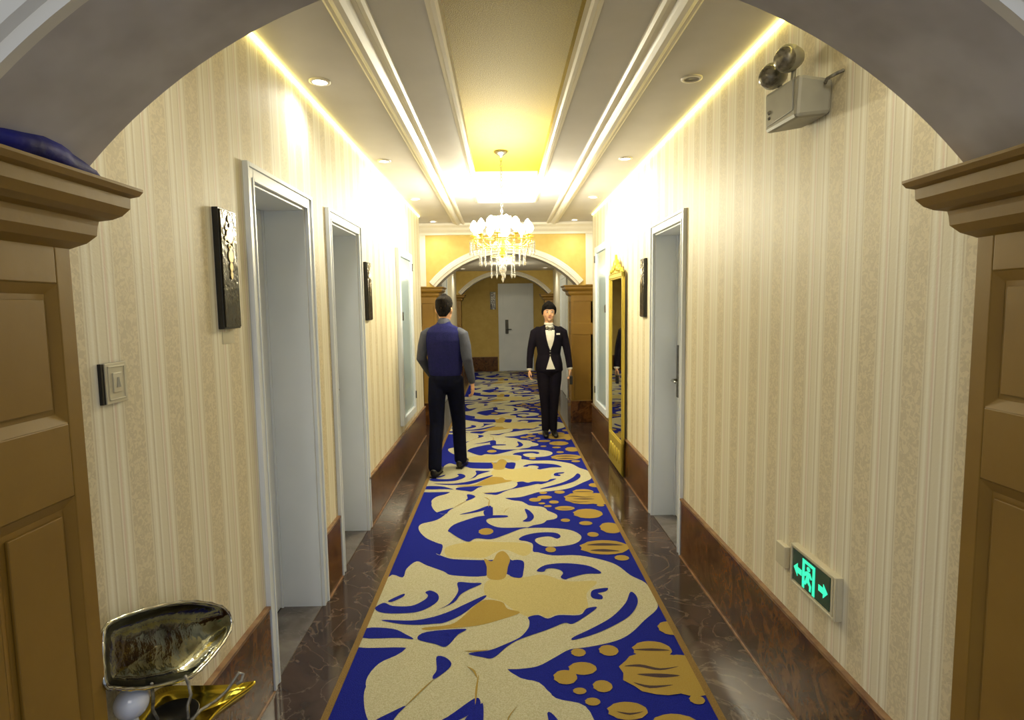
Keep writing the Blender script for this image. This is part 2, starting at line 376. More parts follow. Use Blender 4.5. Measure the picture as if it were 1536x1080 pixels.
pilaster('wooden_pilaster', 1, Y1, Y1+.3, .945, 1.295, 'orange wooden pilaster of the middle arch, to the right of the woman in black', .30)
pilaster('wooden_pilaster', -1, Y2, Y2+.3, -.92, -1.10, 'small brown wooden pilaster of the farthest arch, on its left side', .30)
pilaster('wooden_pilaster', 1, Y2, Y2+.3, .95, 1.22, 'small brown wooden pilaster of the farthest arch, behind the head of the woman', .30)
# ================================================================ doors
dn = 0
def door(s, x, y0, y1, h, D, far_hinge, hw=None, knob=True):
    """leaf at the back of a recess of depth D in the wall face at x"""
    global dn; dn += 1
    r = NB(); a, c = sorted((x+s*D, x+s*(D+.03))); box(r, a, c, y0+.012, y1-.012, .012, h-.012)
    # two sunk-look mouldings on the leaf
    for za, zb in ((.15, .95), (1.1, h-.16)):
        for (ya, yb, zc, zd) in ((y0+.1, y1-.1, za, za+.02), (y0+.1, y1-.1, zb-.02, zb), (y0+.1, y0+.12, za, zb), (y1-.12, y1-.1, za, zb)):
            p, q = sorted((x+s*D, x+s*(D-.008))); box(r, p, q, ya, yb, zc, zd)
    leaf = obj('door_%d' % dn, r, 'door', kind='structure', bevel=.002)
    b = NB(); t = .012
    def bb(xa, xb, ya, yb, za, zb): p, q = sorted((xa, xb)); box(b, p, q, ya, yb, za, zb)
    cw = .068
    xin = x-s*.02
    # casing in two steps round the opening
    for (w0, w1, pr) in ((.0012, cw-.001, .014), (cw-.018, cw, .022), (.0, .014, .018)):
        bb(x, x-s*pr, y0-w1, y0-w0, 0, h+w1); bb(x, x-s*pr, y1+w0, y1+w1, 0, h+w1); bb(x, x-s*pr, y0-w0, y1+w0, h+w0, h+w1)
    # lining of the recess
    bb(x, x+s*(D+.03), y0, y0+t, 0, h); bb(x, x+s*(D+.03), y1-t, y1, 0, h); bb(x, x+s*(D+.03), y0+t, y1-t, h-t, h)
    # stop beads against the leaf
    bb(x+s*(D-.012), x+s*D, y0+t, y0+t+.012, 0, h-t); bb(x+s*(D-.012), x+s*D, y1-t-.012, y1-t, 0, h-t)
    obj('door_frame', b, 'door', leaf, bevel=.002)
    b = NB(); bb(x, x+s*D, y0+t, y1-t, -.002, .006); obj('door_sill', b, 'sill', leaf)
    if knob:
        yh = y1-.075 if far_hinge else y0+.1
        b = NB(); bb(x+s*D, x+s*(D-.012), yh-.022, yh+.022, .93, 1.32); obj('lock_plate', b, 'steel' if s > 0 else 'chrome', leaf, bevel=.003)
        b = NB(); tube(b, [(x+s*D, yh, 1.06), (x+s*(D-.05), yh, 1.06), (x+s*(D-.055), yh-.02, 1.06), (x+s*(D-.055), yh-.11, 1.058)], [.011, .010, .010, .009], seg=10)
        obj('door_handle', b, 'chrome', leaf)
    return leaf
door(-1, XL, 2.42, 3.065, HD, .215, True, knob=False)
door(-1, XL, 3.49, 4.14, HD, .20, True)
door(1, XR, 3.665, 4.335, HD, .165, True)
# end-of-corridor door with its own frame, closed flush in the end wall
dn += 1; r = NB(); box(r, .02, .66, YE-.03, YE, .01, 2.10)
for za, zb in ((.2, .95), (1.1, 1.95)):
    for (xa, xb, zc, zd) in ((.1, .58, za, za+.02), (.1, .58, zb-.02, zb), (.1, .12, za, zb), (.56, .58, za, zb)): box(r, xa, xb, YE-.036, YE-.03, zc, zd)
dl = obj('door_%d' % dn, r, 'door', kind='structure')
b = NB(); box(b, -.10, .02, YE-.045, YE, 0, 2.2); box(b, .66, .78, YE-.045, YE, 0, 2.2); box(b, .02, .66, YE-.045, YE, 2.10, 2.2); obj('door_frame', b, 'door', dl, bevel=.004)
b = NB(); box(b, .07, .15, YE-.05, YE-.03, .95, 1.3); obj('lock_plate', b, 'black', dl, bevel=.003)
b = NB(); tube(b, [(.11, YE-.05, 1.06), (.11, YE-.09, 1.06), (.13, YE-.095, 1.06), (.22, YE-.095, 1.06)], .011, seg=8); obj('door_handle', b, 'black', dl)
# doors of the middle section (surface-mounted leaf and frame)
def flat_door(s, x, y0, y1, h):
    global dn; dn += 1
    def bb(b, xa, xb, *r): p, q = sorted((xa, xb)); box(b, p, q, *r)
    r = NB(); bb(r, x, x-s*.012, y0, y1, .01, h); l = obj('door_%d' % dn, r, 'door', kind='structure')
    b = NB(); bb(b, x, x-s*.03, y0-.08, y0, 0, h+.08); bb(b, x, x-s*.03, y1, y1+.08, 0, h+.08); bb(b, x, x-s*.03, y0, y1, h, h+.08); obj('door_frame', b, 'door', l, bevel=.004)
    b = NB(); tube(b, [(x-s*.01, y0+.1, 1.06), (x-s*.06, y0+.1, 1.06), (x-s*.065, y0+.2, 1.06)], .011, seg=8); obj('door_handle', b, 'steel', l)
flat_door(-1, XL, 9.65, 10.5, 2.12); flat_door(1, XR, 10.2, 11.1, 2.12)
# ================================================================ carpet
CREAM=[[(-0.7105,3.364),(-0.623,3.358),(-0.618,3.474),(-0.571,3.576),(-0.5,3.515),(-0.386,3.427),(-0.324,3.371),(-0.127,3.353),(-0.06,3.475),(0.013,3.363),(0.044,3.517),(0.111,3.612),(0.188,3.68),(0.297,3.623),(0.469,3.614),(0.612,3.538),(0.689,3.458),(0.742,3.321),(0.806,3.225),(0.8135,3.106),(0.8135,2.989),(0.788,2.921),(0.704,2.826),(0.611,2.714),(0.522,2.648),(0.387,2.604),(0.293,2.587),(0.216,2.527),(0.135,2.466),(0.054,2.449),(-0.027,2.443),(0.052,2.384),(0.167,2.296),(0.194,2.225),(0.267,2.175),(0.335,2.116),(0.399,2.009),(0.322,1.917),(-0.08,1.9),(-0.103,2.027),(-0.15,1.903),(-0.386,1.91),(-0.444,2.073),(-0.504,2.092),(-0.552,2.148),(-0.59,2.242),(-0.608,2.342),(-0.581,2.427),(-0.526,2.521),(-0.459,2.595),(-0.496,2.634),(-0.7105,2.644),(-0.7105,2.723),(-0.7105,2.837)],[(-0.432,3.669),(-0.43,3.818),(-0.476,3.865),(-0.567,3.963),(-0.635,4.114),(-0.63,4.218),(-0.538,4.281),(-0.482,4.377),(-0.441,4.554),(-0.503,4.527),(-0.578,4.625),(-0.617,4.725),(-0.586,4.843),(-0.497,4.927),(-0.406,5.109),(-0.227,5.137),(0.012,4.756),(0.133,4.681),(0.195,4.58),(0.31,4.526),(0.334,4.36),(0.286,4.195),(0.173,4.122),(0.089,3.905),(0.143,3.856),(0.181,3.809),(0.176,3.701),(0.187,3.659),(0.11,3.582),(0.033,3.566),(-0.009,3.689),(-0.061,3.59),(-0.133,3.574),(-0.3,3.592),(-0.375,3.616),(-0.461,3.691)],[(-0.018,3.982),(0.079,4.063),(0.172,4.096),(0.337,4.088),(0.463,4.043),(0.523,3.954),(0.517,3.871),(0.457,3.795),(0.345,3.762),(0.256,3.772),(0.206,3.842),(0.209,3.899),(0.267,3.931),(0.314,3.929),(0.357,3.891),(0.385,3.937),(0.353,3.999),(0.249,4.011),(0.148,3.973),(0.089,3.905),(0.026,3.719)]]
CUT=[[(-0.7105,2.722),(-0.7105,2.808),(-0.577,2.796),(-0.501,2.742),(-0.459,2.7),(-0.536,2.714)],[(-0.438,2.699),(-0.402,2.761),(-0.211,2.78),(-0.244,2.731),(-0.292,2.632),(-0.35,2.656)],[(-0.7105,2.999),(-0.675,3.058),(-0.62,3.023),(-0.519,3.019),(-0.458,3.077),(-0.442,3.127),(-0.462,3.165),(-0.434,3.186),(-0.388,3.14),(-0.38,3.066),(-0.425,2.994),(-0.495,2.949),(-0.646,2.949)],[(-0.653,3.082),(-0.584,3.154),(-0.579,3.123),(-0.632,3.067)],[(-0.652,2.883),(-0.496,2.87),(-0.392,2.898),(-0.303,2.954),(-0.224,3.027),(-0.127,3.113),(-0.119,3.091),(-0.18,3.004),(-0.243,2.911),(-0.319,2.845),(-0.371,2.835),(-0.463,2.828),(-0.559,2.843)],[(-0.286,3.278),(-0.21,3.268),(-0.144,3.257),(-0.212,3.191),(-0.259,3.132),(-0.29,3.044),(-0.372,2.971),(-0.32,3.024),(-0.289,3.105),(-0.276,3.182)],[(-0.183,2.571),(-0.086,2.593),(-0.014,2.637),(0.061,2.695),(0.105,2.773),(0.114,2.838),(0.11,2.877),(0.162,2.896),(0.21,2.859),(0.269,2.891),(0.379,2.887),(0.424,2.95),(0.482,2.961),(0.414,2.879),(0.332,2.804),(0.291,2.814),(0.202,2.757),(0.061,2.678),(-0.001,2.62),(-0.067,2.533),(-0.116,2.54)],[(-0.329,2.551),(-0.29,2.547),(-0.256,2.5),(-0.27,2.452),(-0.319,2.391),(-0.33,2.409),(-0.318,2.454)],[(-0.105,2.228),(-0.099,2.132),(-0.103,2.027),(-0.158,2.029),(-0.172,2.135),(-0.131,2.188)],[(-0.419,2.224),(-0.44,2.178),(-0.454,2.137),(-0.468,2.091),(-0.544,2.112),(-0.516,2.151),(-0.481,2.179)],[(0.696,3.119),(0.719,3.068),(0.702,2.98),(0.637,2.869),(0.541,2.783),(0.431,2.709),(0.321,2.662),(0.321,2.685),(0.424,2.76),(0.541,2.86),(0.641,2.996)],[(0.575,3.171),(0.56,3.133),(0.511,3.112),(0.53,3.085),(0.523,3.046),(0.477,3.056),(0.468,3.095),(0.492,3.152)],[(0.188,3.417),(0.241,3.479),(0.341,3.503),(0.46,3.482),(0.531,3.438),(0.572,3.355),(0.477,3.35),(0.376,3.303),(0.347,3.284),(0.322,3.314),(0.342,3.366),(0.326,3.411),(0.28,3.435),(0.243,3.424),(0.229,3.392),(0.194,3.394)],[(0.032,3.547),(0.108,3.543),(0.103,3.395),(0.084,3.317),(0.013,3.363)],[(-0.418,4.077),(-0.384,4.191),(-0.281,4.295),(-0.182,4.36),(-0.007,4.364),(0.009,4.321),(-0.129,4.3),(-0.137,4.218),(-0.056,4.121),(0.075,4.107),(0.173,4.109),(0.103,4.075),(-0.008,3.974),(-0.103,3.903),(-0.206,3.924),(-0.257,3.868),(-0.325,3.93),(-0.397,4.038)],[(-0.36,4.399),(-0.244,4.481),(-0.136,4.591),(-0.113,4.543),(-0.139,4.506),(-0.242,4.436)],[(0.153,4.489),(0.189,4.457),(0.219,4.328),(0.186,4.228),(0.128,4.231),(0.167,4.312)]]
GOLD=[[(-0.119,3.066),(-0.027,3.04),(0.002,2.968),(0.068,2.925),(-0.027,2.863),(-0.125,2.817),(-0.222,2.796),(-0.404,2.779),(-0.421,2.801),(-0.291,2.824),(-0.235,2.891),(-0.18,2.997)],[(-0.114,3.335),(-0.122,3.478),(-0.142,3.594),(-0.09,3.553),(-0.058,3.671),(-0.014,3.7),(0.024,3.586),(0.01,3.472),(-0.007,3.33),(-0.058,3.298)]]
YEL=[[(-0.117,3.284),(0.001,3.347),(0.1,3.325),(0.222,3.354),(0.352,3.263),(0.527,3.254),(0.448,3.115),(0.433,2.956),(0.368,2.898),(0.27,2.903),(0.205,2.873),(0.162,2.907),(0.109,2.883),(0.034,2.953),(-0.027,3.047),(-0.12,3.118)],[(-0.377,3.636),(-0.408,3.773),(-0.315,3.846),(-0.179,3.873),(-0.064,3.855),(0.141,3.822),(0.167,3.702),(0.111,3.622),(-0.018,3.732),(-0.134,3.614),(-0.255,3.62)]]
STRI=[[(0.588,2.569),(0.678,2.576),(0.757,2.557),(0.672,2.556)],[(0.518,2.446),(0.593,2.457),(0.674,2.425),(0.761,2.436),(0.67,2.411),(0.588,2.438)],[(0.562,2.388),(0.664,2.388),(0.747,2.371),(0.657,2.361)],[(0.535,2.334),(0.6,2.31),(0.7,2.311),(0.596,2.293)],[(0.429,2.158),(0.48,2.148),(0.534,2.154),(0.477,2.137)],[(0.543,3.769),(0.661,3.796),(0.789,3.756),(0.653,3.752)],[(0.553,3.682),(0.644,3.699),(0.747,3.662),(0.637,3.657)]]
DOTS=[(0.472,2.569,0.045,0.043),(0.329,2.559,0.034,0.032),(0.332,2.439,0.062,0.046),(0.249,2.381,0.051,0.049),(0.4,2.315,0.041,0.039),(0.299,2.288,0.028,0.021),(0.343,2.22,0.031,0.024),(0.473,2.162,0.079,0.052),(0.769,2.216,0.031,0.028),(0.661,2.398,0.165,0.151),(0.675,2.566,0.09,0.07),(0.778,2.379,0.121,0.144),(0.811,2.744,0.059,0.061),(0.64,4.365,0.113,0.104),(0.45,4.232,0.035,0.034),(0.594,4.165,0.049,0.04),(0.614,3.949,0.04,0.042),(0.761,4.065,0.077,0.103),(0.658,3.73,0.163,0.116),(0.296,3.71,0.035,0.043),(0.738,3.561,0.046,0.04),(-0.142,4.044,0.053,0.063)]
LINES=[[(-0.32,2.394),(-0.366,2.308),(-0.42,2.216),(-0.372,2.312)],[(-0.129,2.414),(-0.13,2.312),(-0.135,2.217),(-0.139,2.312)],[(-0.086,2.596),(-0.145,2.583),(-0.208,2.591),(-0.146,2.593)],[(0.035,2.203),(0.005,2.147),(-0.014,2.075),(-0.0,2.147)],[(-0.185,2.473),(-0.148,2.443),(-0.134,2.387),(-0.157,2.438)]]

def spline(pts, N=4):
    o = []; n_ = len(pts)
    for i in range(n_):
        p0, p1, p2, p3 = (Vector(pts[(i+k-1) % n_]) for k in range(4))
        sharp = (p2-p1).length < 1e-4
        for k in range(N):
            t = k/N
            q = .5*((2*p1)+(-p0+p2)*t+(2*p0-5*p1+4*p2-p3)*t*t+(-p0+3*p1-3*p2+p3)*t**3)
            o.append((min(max(q.x, -.7105), .8135), q.y))
    return o
from mathutils.geometry import tessellate_polygon
cb = NB()
YC0, YC1, CT = -1.2, 14.5, .012
box(cb, -.7405, .8435, YC0, YC1, 0, CT, 0)
def flat(pts, z, mi, dy):
    pts = [(x, y+dy) for x, y in pts]
    if max(p[1] for p in pts) < YC0+.05: return
    pts = [(x, min(max(y, YC0), YC1)) for x, y in pts]
    q = [pts[0]]
    for p in pts[1:]:
        if abs(p[0]-q[-1][0])+abs(p[1]-q[-1][1]) > 1e-4: q.append(p)
    V = [Vector((x, y, 0)) for x, y in q]
    vs = [cb.verts.new((v.x, v.y, z)) for v in V]
    for t in tessellate_polygon([V]):
        try:
            f = cb.faces.new([vs[i] for i in t]); f.material_index = mi
            if f.calc_area() < 1e-9: cb.faces.remove(f); continue
            f.normal_update()
            if f.normal.z < 0: f.normal_flip()
        except ValueError: pass
PER = 2.33
for k in range(-1, 6):
    dy = k*PER; z = CT+.0006+(k+1)*.00004
    for lst, dz, mi in ((CREAM, 0, 1), (YEL, .0005, 2), (GOLD, .0010, 3), (CUT, .0015, 0)):
        for j, p in enumerate(lst): flat(spline(p), z+dz+j*.000012, mi, dy)
    for j, (cx, cy, rx, ry) in enumerate(DOTS):
        if cy+dy > YC1-.2: continue
        flat([(min(cx+rx*math.cos(a*PI/10)*(1+.06*math.sin(3*a)), .8135), cy+ry*math.sin(a*PI/10)) for a in range(20)], z+.0020+j*.000012, 3, dy)
    for p in LINES: flat(spline(p), z+.0026, 3, dy)
    for p in STRI: flat(spline(p), z+.0026, 5, dy)
for a, c in ((-.7405, -.7105), (.8135, .8435)): box(cb, a, c, YC0, YC1, CT+.0002, CT+.003, 4)
cp = obj('carpet', cb, ['cblue', 'ccream', 'cyel', 'cgold', 'cborder', 'cbrown'], fix=False)
tag(cp, 'royal blue runner carpet with cream scrolls and gold spots down the corridor', 'carpet')
# ================================================================ wall things
def wall_plate(name, s, y0, y1, z0, z1, t, m, label, cat, group=None):
    x = XL if s < 0 else XR
    r = empty(name, (x, (y0+y1)/2, (z0+z1)/2)); tag(r, label, cat, group)
    return r
def lbox(b, r, xa, xb, ya, yb, za, zb, mi=0):
    """box in world coordinates written in r's local frame"""
    p, q = sorted((xa, xb)); L = r.location
    box(b, p-L.x, q-L.x, ya-L.y, yb-L.y, za-L.z, zb-L.z, mi)
def room_sign(s, x, y0, y1, z0, z1, label):
    r = empty('room_sign', (x, (y0+y1)/2, (z0+z1)/2)); tag(r, label, 'sign')
    b = NB(); lbox(b, r, x, x-s*.022, y0, y1, z0, z1); obj('backing', b, 'black', r, bevel=.002)
    b = NB(); lbox(b, r, x-s*.022, x-s*.027, y0+.006, y1-.006, z0+.006, z1-.006); obj('face_plate', b, 'signblack', r, bevel=.001)
    # gilt medallion near the top and small gilt motifs below
    yc = -(y0-y0)/2; h = z1-z0; w = y1-y0; xf = -s*.0275
    b = NB()
    def disc(cy, cz, rr, sq=1):
        pts = [(xf, cy+rr*math.cos(a*PI/9), cz+rr*sq*math.sin(a*PI/9)) for a in range(18)]; extr(b, pts, (-s*.003, 0, 0))
    disc(0, h*.28, w*.20)
    for k in range(6): disc(w*.25*math.cos(k*PI/3+.3), h*.28+w*.30*math.sin(k*PI/3+.3), w*.06)
    disc(0, h*.42, w*.09); disc(0, h*.11, w*.14, 1.2); disc(0, h*.02, w*.09, 1.4); disc(0, -h*.05, w*.07, 1.6); disc(0, h*.18, w*.08)
    obj('medallion', b, 'signgold', r)
    return r
room_sign(-1, XL, 2.085, 2.215, 1.555, 1.985, 'tall black sign with bright gilt medallion, left wall, before the first white door')
room_sign(-1, XL, 4.31, 4.45, 1.535, 1.965, 'narrow black sign on the left wall just past the second white door')
room_sign(1, XR, 4.56, 4.70, 1.525, 1.985, 'narrow black sign on the right wall between white door and gilt mirror')
r = empty('room_sign', (-.23, YE, 1.78)); tag(r, 'small dark sign on the yellow end wall left of the far door', 'sign')
b = NB(); box(b, -.07, .07, -.022, 0, -.22, .22); obj('backing', b, 'black', r, bevel=.002)
b = NB(); box(b, -.062, .062, -.027, -.022, -.212, .212); obj('face_plate', b, 'signblack', r)
# little ivory note under the first sign
b = NB(); box(b, 0, .002, -.045, .045, -.022, .022); o = obj('paper_label', b, 'ivory', loc=(XL, 2.155, 1.522)); tag(o, 'small blank cream label stuck right below the left black sign', 'label')
# card switch
r = empty('wall_switch', (XL, 1.50, 1.44)); tag(r, 'ivory switch plate with dark edge on the wallpaper near the left pilaster', 'switch')
b = NB(); box(b, 0, .009, -.046, .046, -.052, .052); obj('backing', b, 'black', r, bevel=.001)
b = NB(); box(b, .009, .013, -.036, .046, -.052, .052); box(b, .013, .015, -.028, .038, -.044, -.040); box(b, .013, .015, -.028, .038, .040, .044); box(b, .013, .015, -.028, -.024, -.044, .044); box(b, .013, .015, .034, .038, -.044, .044); obj('plate', b, 'ivory', r, bevel=.001)
b = NB(); box(b, .013, .017, -.012, .022, -.024, .026); obj('rocker', b, 'ivory', r, bevel=.001)
b = NB(); extr(b, [(.0175, -.003, -.012), (.0175, .013, -.012), (.0175, .009, .004), (.0175, .008, .014), (.0175, .002, .014), (.0175, .001, .004)], (.001, 0, 0)); obj('icon', b, 'grey_plastic', r)
# running-man exit sign
r = empty('exit_sign', (XR, 2.015, .61)); tag(r, 'lit green exit sign with running man and arrows, low on the right wall', 'exit sign')
b = NB()
def S(y0, y1, z0, z1, xa, xb): lbox(b, r, XR-xa, XR-xb, y0, y1, z0, z1)
S(1.865, 2.17, .535, .69, 0, .022); S(1.865, 1.875, .535, .69, .022, .028); S(2.16, 2.17, .535, .69, .022, .028); S(1.875, 2.16, .535, .545, .022, .028); S(1.875, 2.16, .68, .69, .022, .028)
S(1.882, 1.892, .54, .685, .022, .027)
obj('housing', b, 'ivory', r, bevel=.002)
b = NB(); lbox(b, r, XR-.022, XR-.025, 1.902, 2.155, .552, .673); obj('face', b, 'greendark', r)
b = NB(); U0, V0, W, H = 2.155, .673, .253, .121
def g(poly):     # u from the far end, v from the top
    extr(b, [(-.0252, U0-u*W-2.015, V0-v*H-.61) for u, v in poly], (-.0015, 0, 0))
g([(.04,.55),(.15,.36),(.15,.48),(.27,.48),(.27,.66),(.15,.66),(.15,.78)])       # arrow one way
g([(.96,.52),(.85,.33),(.85,.45),(.73,.45),(.73,.63),(.85,.63),(.85,.75)])       # and the other
g([(.29,.06),(.63,.06),(.63,.97),(.57,.97),(.57,.16),(.35,.16),(.35,.97),(.29,.97)])   # doorway
g([(.455+.045*math.cos(a*PI/6), .27+.07*math.sin(a*PI/6)) for a in range(12)])     # running figure: head, torso and arms, legs
g([(.42,.36),(.50,.36),(.56,.50),(.53,.54),(.49,.48),(.48,.62),(.54,.74),(.53,.92),(.49,.92),(.49,.78),(.43,.70),(.39,.82),(.30,.84),(.30,.76),(.36,.74),(.40,.58),(.41,.48),(.37,.56),(.33,.54),(.37,.42)])
obj('pictogram', b, 'greenlit', r, fix=True)
b = NB(); box(b, -.022, 0, -.04, .04, -.045, .045); o = obj('junction_box', b, 'ivory', bevel=.004, loc=(XR, 2.265, .60)); tag(o, 'small ivory junction box on the wall just beyond the exit sign', 'junction box')
# twin-head emergency lamp
r = empty('emergency_light', (XR, 2.12, 2.33)); tag(r, 'grey twin-head emergency light high on the right wall', 'emergency light')
b = NB()
fr = [(-.135, .13, -.075), (-.135, -.105, -.085), (-.135, -.12, .055), (-.135, .14, .075)]
bk = [(0, .10, -.06), (0, -.08, -.065), (0, -.09, .05), (0, .11, .06)]
va = [b.verts.new(p) for p in fr]; vb = [b.verts.new(p) for p in bk]
b.faces.new(va); b.faces.new(vb[::-1])
for k in range(4): b.faces.new((va[k], vb[k], vb[(k+1) % 4], va[(k+1) % 4]))
obj('battery_case', b, 'grey_plastic', r, bevel=.014)
b = NB(); box(b, -.139, -.134, -.085, .105, -.055, .05); obj('front_cover', b, 'grey_plastic', r, bevel=.002)
b = NB(); ball(b, (-.139, .085, -.01), .008, 8, 6); ball(b, (-.139, .085, -.03), .006, 8, 6); obj('test_button', b, 'lens', r)
for cy, cz in ((.155, .150), (.035, .165)):
    h = NB(); d = Vector((-.75, -.45, -.25)).normalized(); c = Vector((-.085, cy, cz))
    tube(h, [c-d*.035, c-d*.02, c+d*.012, c+d*.03], [.018, .036, .046, .048], seg=20, cap=True)
    hd = obj('lamp_head', h, 'grey_plastic', r)
    h = NB(); tube(h, [c+d*.031, c+d*.050], [.042, .040], seg=20); obj('lens', h, 'lens', hd)
    h = NB(); tube(h, [c-d*.02, (c.x, cy*.75, .065)], .009, seg=8); obj('bracket', h, 'grey_plastic', r)
b = NB(); tube(b, [(-.03, -.085, .03), (-.04, -.12, .035), (-.02, -.135, .045), (-.004, -.15, .05)], .006, seg=8); obj('cable', b, 'lens', r)
# gilt mirror standing against the right wall
r = empty('gilt_mirror', (XR, 5.61, 0)); tag(r, 'tall gilt-framed mirror with carved crest standing against the right wall', 'mirror')
b = NB(); X0 = -.024
y0, y1, z0, z1 = -.34, .34, .02, 1.93
for (ya, yb, za, zb) in ((y0, y0+.05, z0, z1), (y1-.05, y1, z0, z1), (y0, y1, z0, z0+.32), (y0, y1, z1-.06, z1)):
    box(b, X0-.018, X0, ya, yb, za, zb); box(b, X0-.026, X0-.016, ya+.012, yb-.012, za+.012, zb-.012)
obj('frame', b, 'gilt', r, bevel=.006)
b = NB(); box(b, X0-.010, X0-.002, y0+.04, y1-.04, z0+.3, z1-.05); obj('mirror_glass', b, 'mirror', r)
b = NB()
pr = [(-.30, 0), (-.26, .045), (-.20, .03), (-.17, .08), (-.10, .07), (-.07, .13), (-.03, .12), (0, .18), (.03, .12), (.07, .13), (.10, .07), (.17, .08), (.20, .03), (.26, .045), (.30, 0)]
extr(b, [(X0-.026, y, z1-.005+z) for y, z in pr], (.022, 0, 0))
ball(b, (X0-.026, 0, z1+.07), (.02, .05, .05)); 
for s_ in (-1, 1): ball(b, (X0-.026, s_*.1, z1+.035), (.016, .04, .03)); ball(b, (X0-.026, s_*.19, z1+.02), (.014, .035, .02))
obj('crest', b, 'gilt', r, bevel=.004)
b = NB()
for y in (-.2, -.1, 0, .1, .2): ball(b, (X0-.026, y, .18), (.012, .04, .07), 12, 8)
obj('base_carving', b, 'gilt', r)
# white framed panels
def wall_panel(s, x, y0, y1, z0, z1, label):
    r = empty('wall_panel', (x, (y0+y1)/2, z0)); tag(r, label, 'wall panel')
    b = NB(); w = .075; t = .04
    for (ya, yb, za, zb) in ((y0, y0+w, z0, z1), (y1-w, y1, z0, z1), (y0+w, y1-w, z0, z0+w), (y0+w, y1-w, z1-w, z1)): lbox(b, r, x, x-s*t, ya, yb, za, zb)
    obj('frame', b, 'door', r, bevel=.006)
    b = NB(); lbox(b, r, x, x-s*.02, y0+w, y1-w, z0+w, z1-w); obj('pane', b, 'paleglass', r)
    b = NB(); zz = z0+.62*(z1-z0); lbox(b, r, x-s*.02, x-s*.05, y0+w+.0, y0+w+.03, zz-.04, zz+.04); obj('latch', b, 'steel', r, bevel=.003)
    b = NB()
    for zz in (z1-.14, z0+.2): lbox(b, r, x-s*t, x-s*(t+.01), y1-.05, y1-.02, zz-.04, zz+.04)
    obj('hinge', b, 'steel', r)
    return r
wall_panel(-1, XL, 5.60, 6.42, .47, 2.2, 'tall white framed panel with pale pane on the left wall, beside the man')
wall_panel(1, XR, 6.10, 6.92, .42, 2.3, 'tall white framed panel with pale pane on the right wall past the mirror')
# ================================================================ blue cloth on the capital
b = NB()
secs = [(1.02, .026, .018), (1.08, .034, .024), (1.14, .036, .030), (1.19, .036, .030), (1.215, .032, .021), (1.25, .028, .015), (1.285, .022, .013), (1.31, .015, .009)]
rings = []
for j, (y, hw, hh) in enumerate(secs):
    rg = []
    for k in range(18):
        a = 2*PI*k/18; wob = 1+.13*math.sin(3*a+j*1.1)+.07*math.sin(5*a+j*2.3)
        rg.append(b.verts.new((-.885+hw*math.cos(a)*wob, y, 1.9045+hh*(1+math.sin(a)*(wob if math.sin(a) > 0 else 1)))))
    rings.append(rg)
for i in range(len(rings)-1):
    for k in range(18):
        f = b.faces.new((rings[i][k], rings[i][(k+1) % 18], rings[i+1][(k+1) % 18], rings[i+1][k])); f.smooth = True
b.faces.new(rings[0]); b.faces.new(rings[-1])
o = obj('folded_cloth', b, 'blue_cloth'); tag(o, 'crumpled bright blue cloth lying on top of the left pilaster capital', 'cloth')
# ================================================================ silver dish on its brass stand
r = empty('ornamental_stand', (-.86, 1.55, 0)); tag(r, 'tilted oval silver dish on a brass stand with glass ball, bottom left corner', 'ornament')
OX, OY = -.86, 1.55
rim = [(-0.914,1.833,0.601),(-0.906,1.79,0.583),(-0.901,1.71,0.58),(-0.898,1.611,0.587),(-0.9,1.542,0.605),(-0.913,1.419,0.666),(-0.922,1.351,0.708),(-0.929,1.314,0.736),(-0.935,1.292,0.757),(-0.947,1.305,0.794),(-0.962,1.331,0.835),(-0.971,1.357,0.861),(-0.971,1.416,0.851),(-0.966,1.515,0.819),(-0.959,1.616,0.78),(-0.95,1.7,0.739),(-0.938,1.782,0.686),(-0.927,1.828,0.643)]
nv = Vector((.95,.05,.30)).normalized()
def sm(pts, N=4):
    o = []; n_ = len(pts)
    for i in range(n_):
        p0, p1, p2, p3 = (Vector(pts[(i+k-1) % n_]) for k in range(4))
        for k in range(N):
            t = k/N; o.append(.5*((2*p1)+(-p0+p2)*t+(2*p0-5*p1+4*p2-p3)*t*t+(-p0+3*p1-3*p2+p3)*t**3))
    return o
R_ = sm([(x-OX, y-OY, z) for x, y, z in rim]); cen = sum(R_, Vector())/len(R_)
b = NB(); rows = []
for k_, dz in ((1.03, -.004), (1.03, .004), (1.0, .006), (.96, -.004), (.86, -.020), (.74, -.030), (.66, -.034), (.35, -.037), (.02, -.038)):
    rows.append([b.verts.new(cen+(p-cen)*k_+nv*dz) for p in R_])
N_ = len(R_)
for i in range(len(rows)-1):
    for k in range(N_): f = b.faces.new((rows[i][k], rows[i][(k+1) % N_], rows[i+1][(k+1) % N_], rows[i+1][k])); f.smooth = True
obj('dish', b, 'silver_dish', r, smooth=True)
b = NB(); rim_pts = [cen+(R_[k % N_]-cen)*1.035+nv*.004 for k in range(N_+1)]
tube(b, rim_pts, [.0042+.0022*(k % 3 == 0) for k in range(N_+1)], ref=nv, seg=8, cap=False); obj('beaded_rim', b, 'chrome', r)
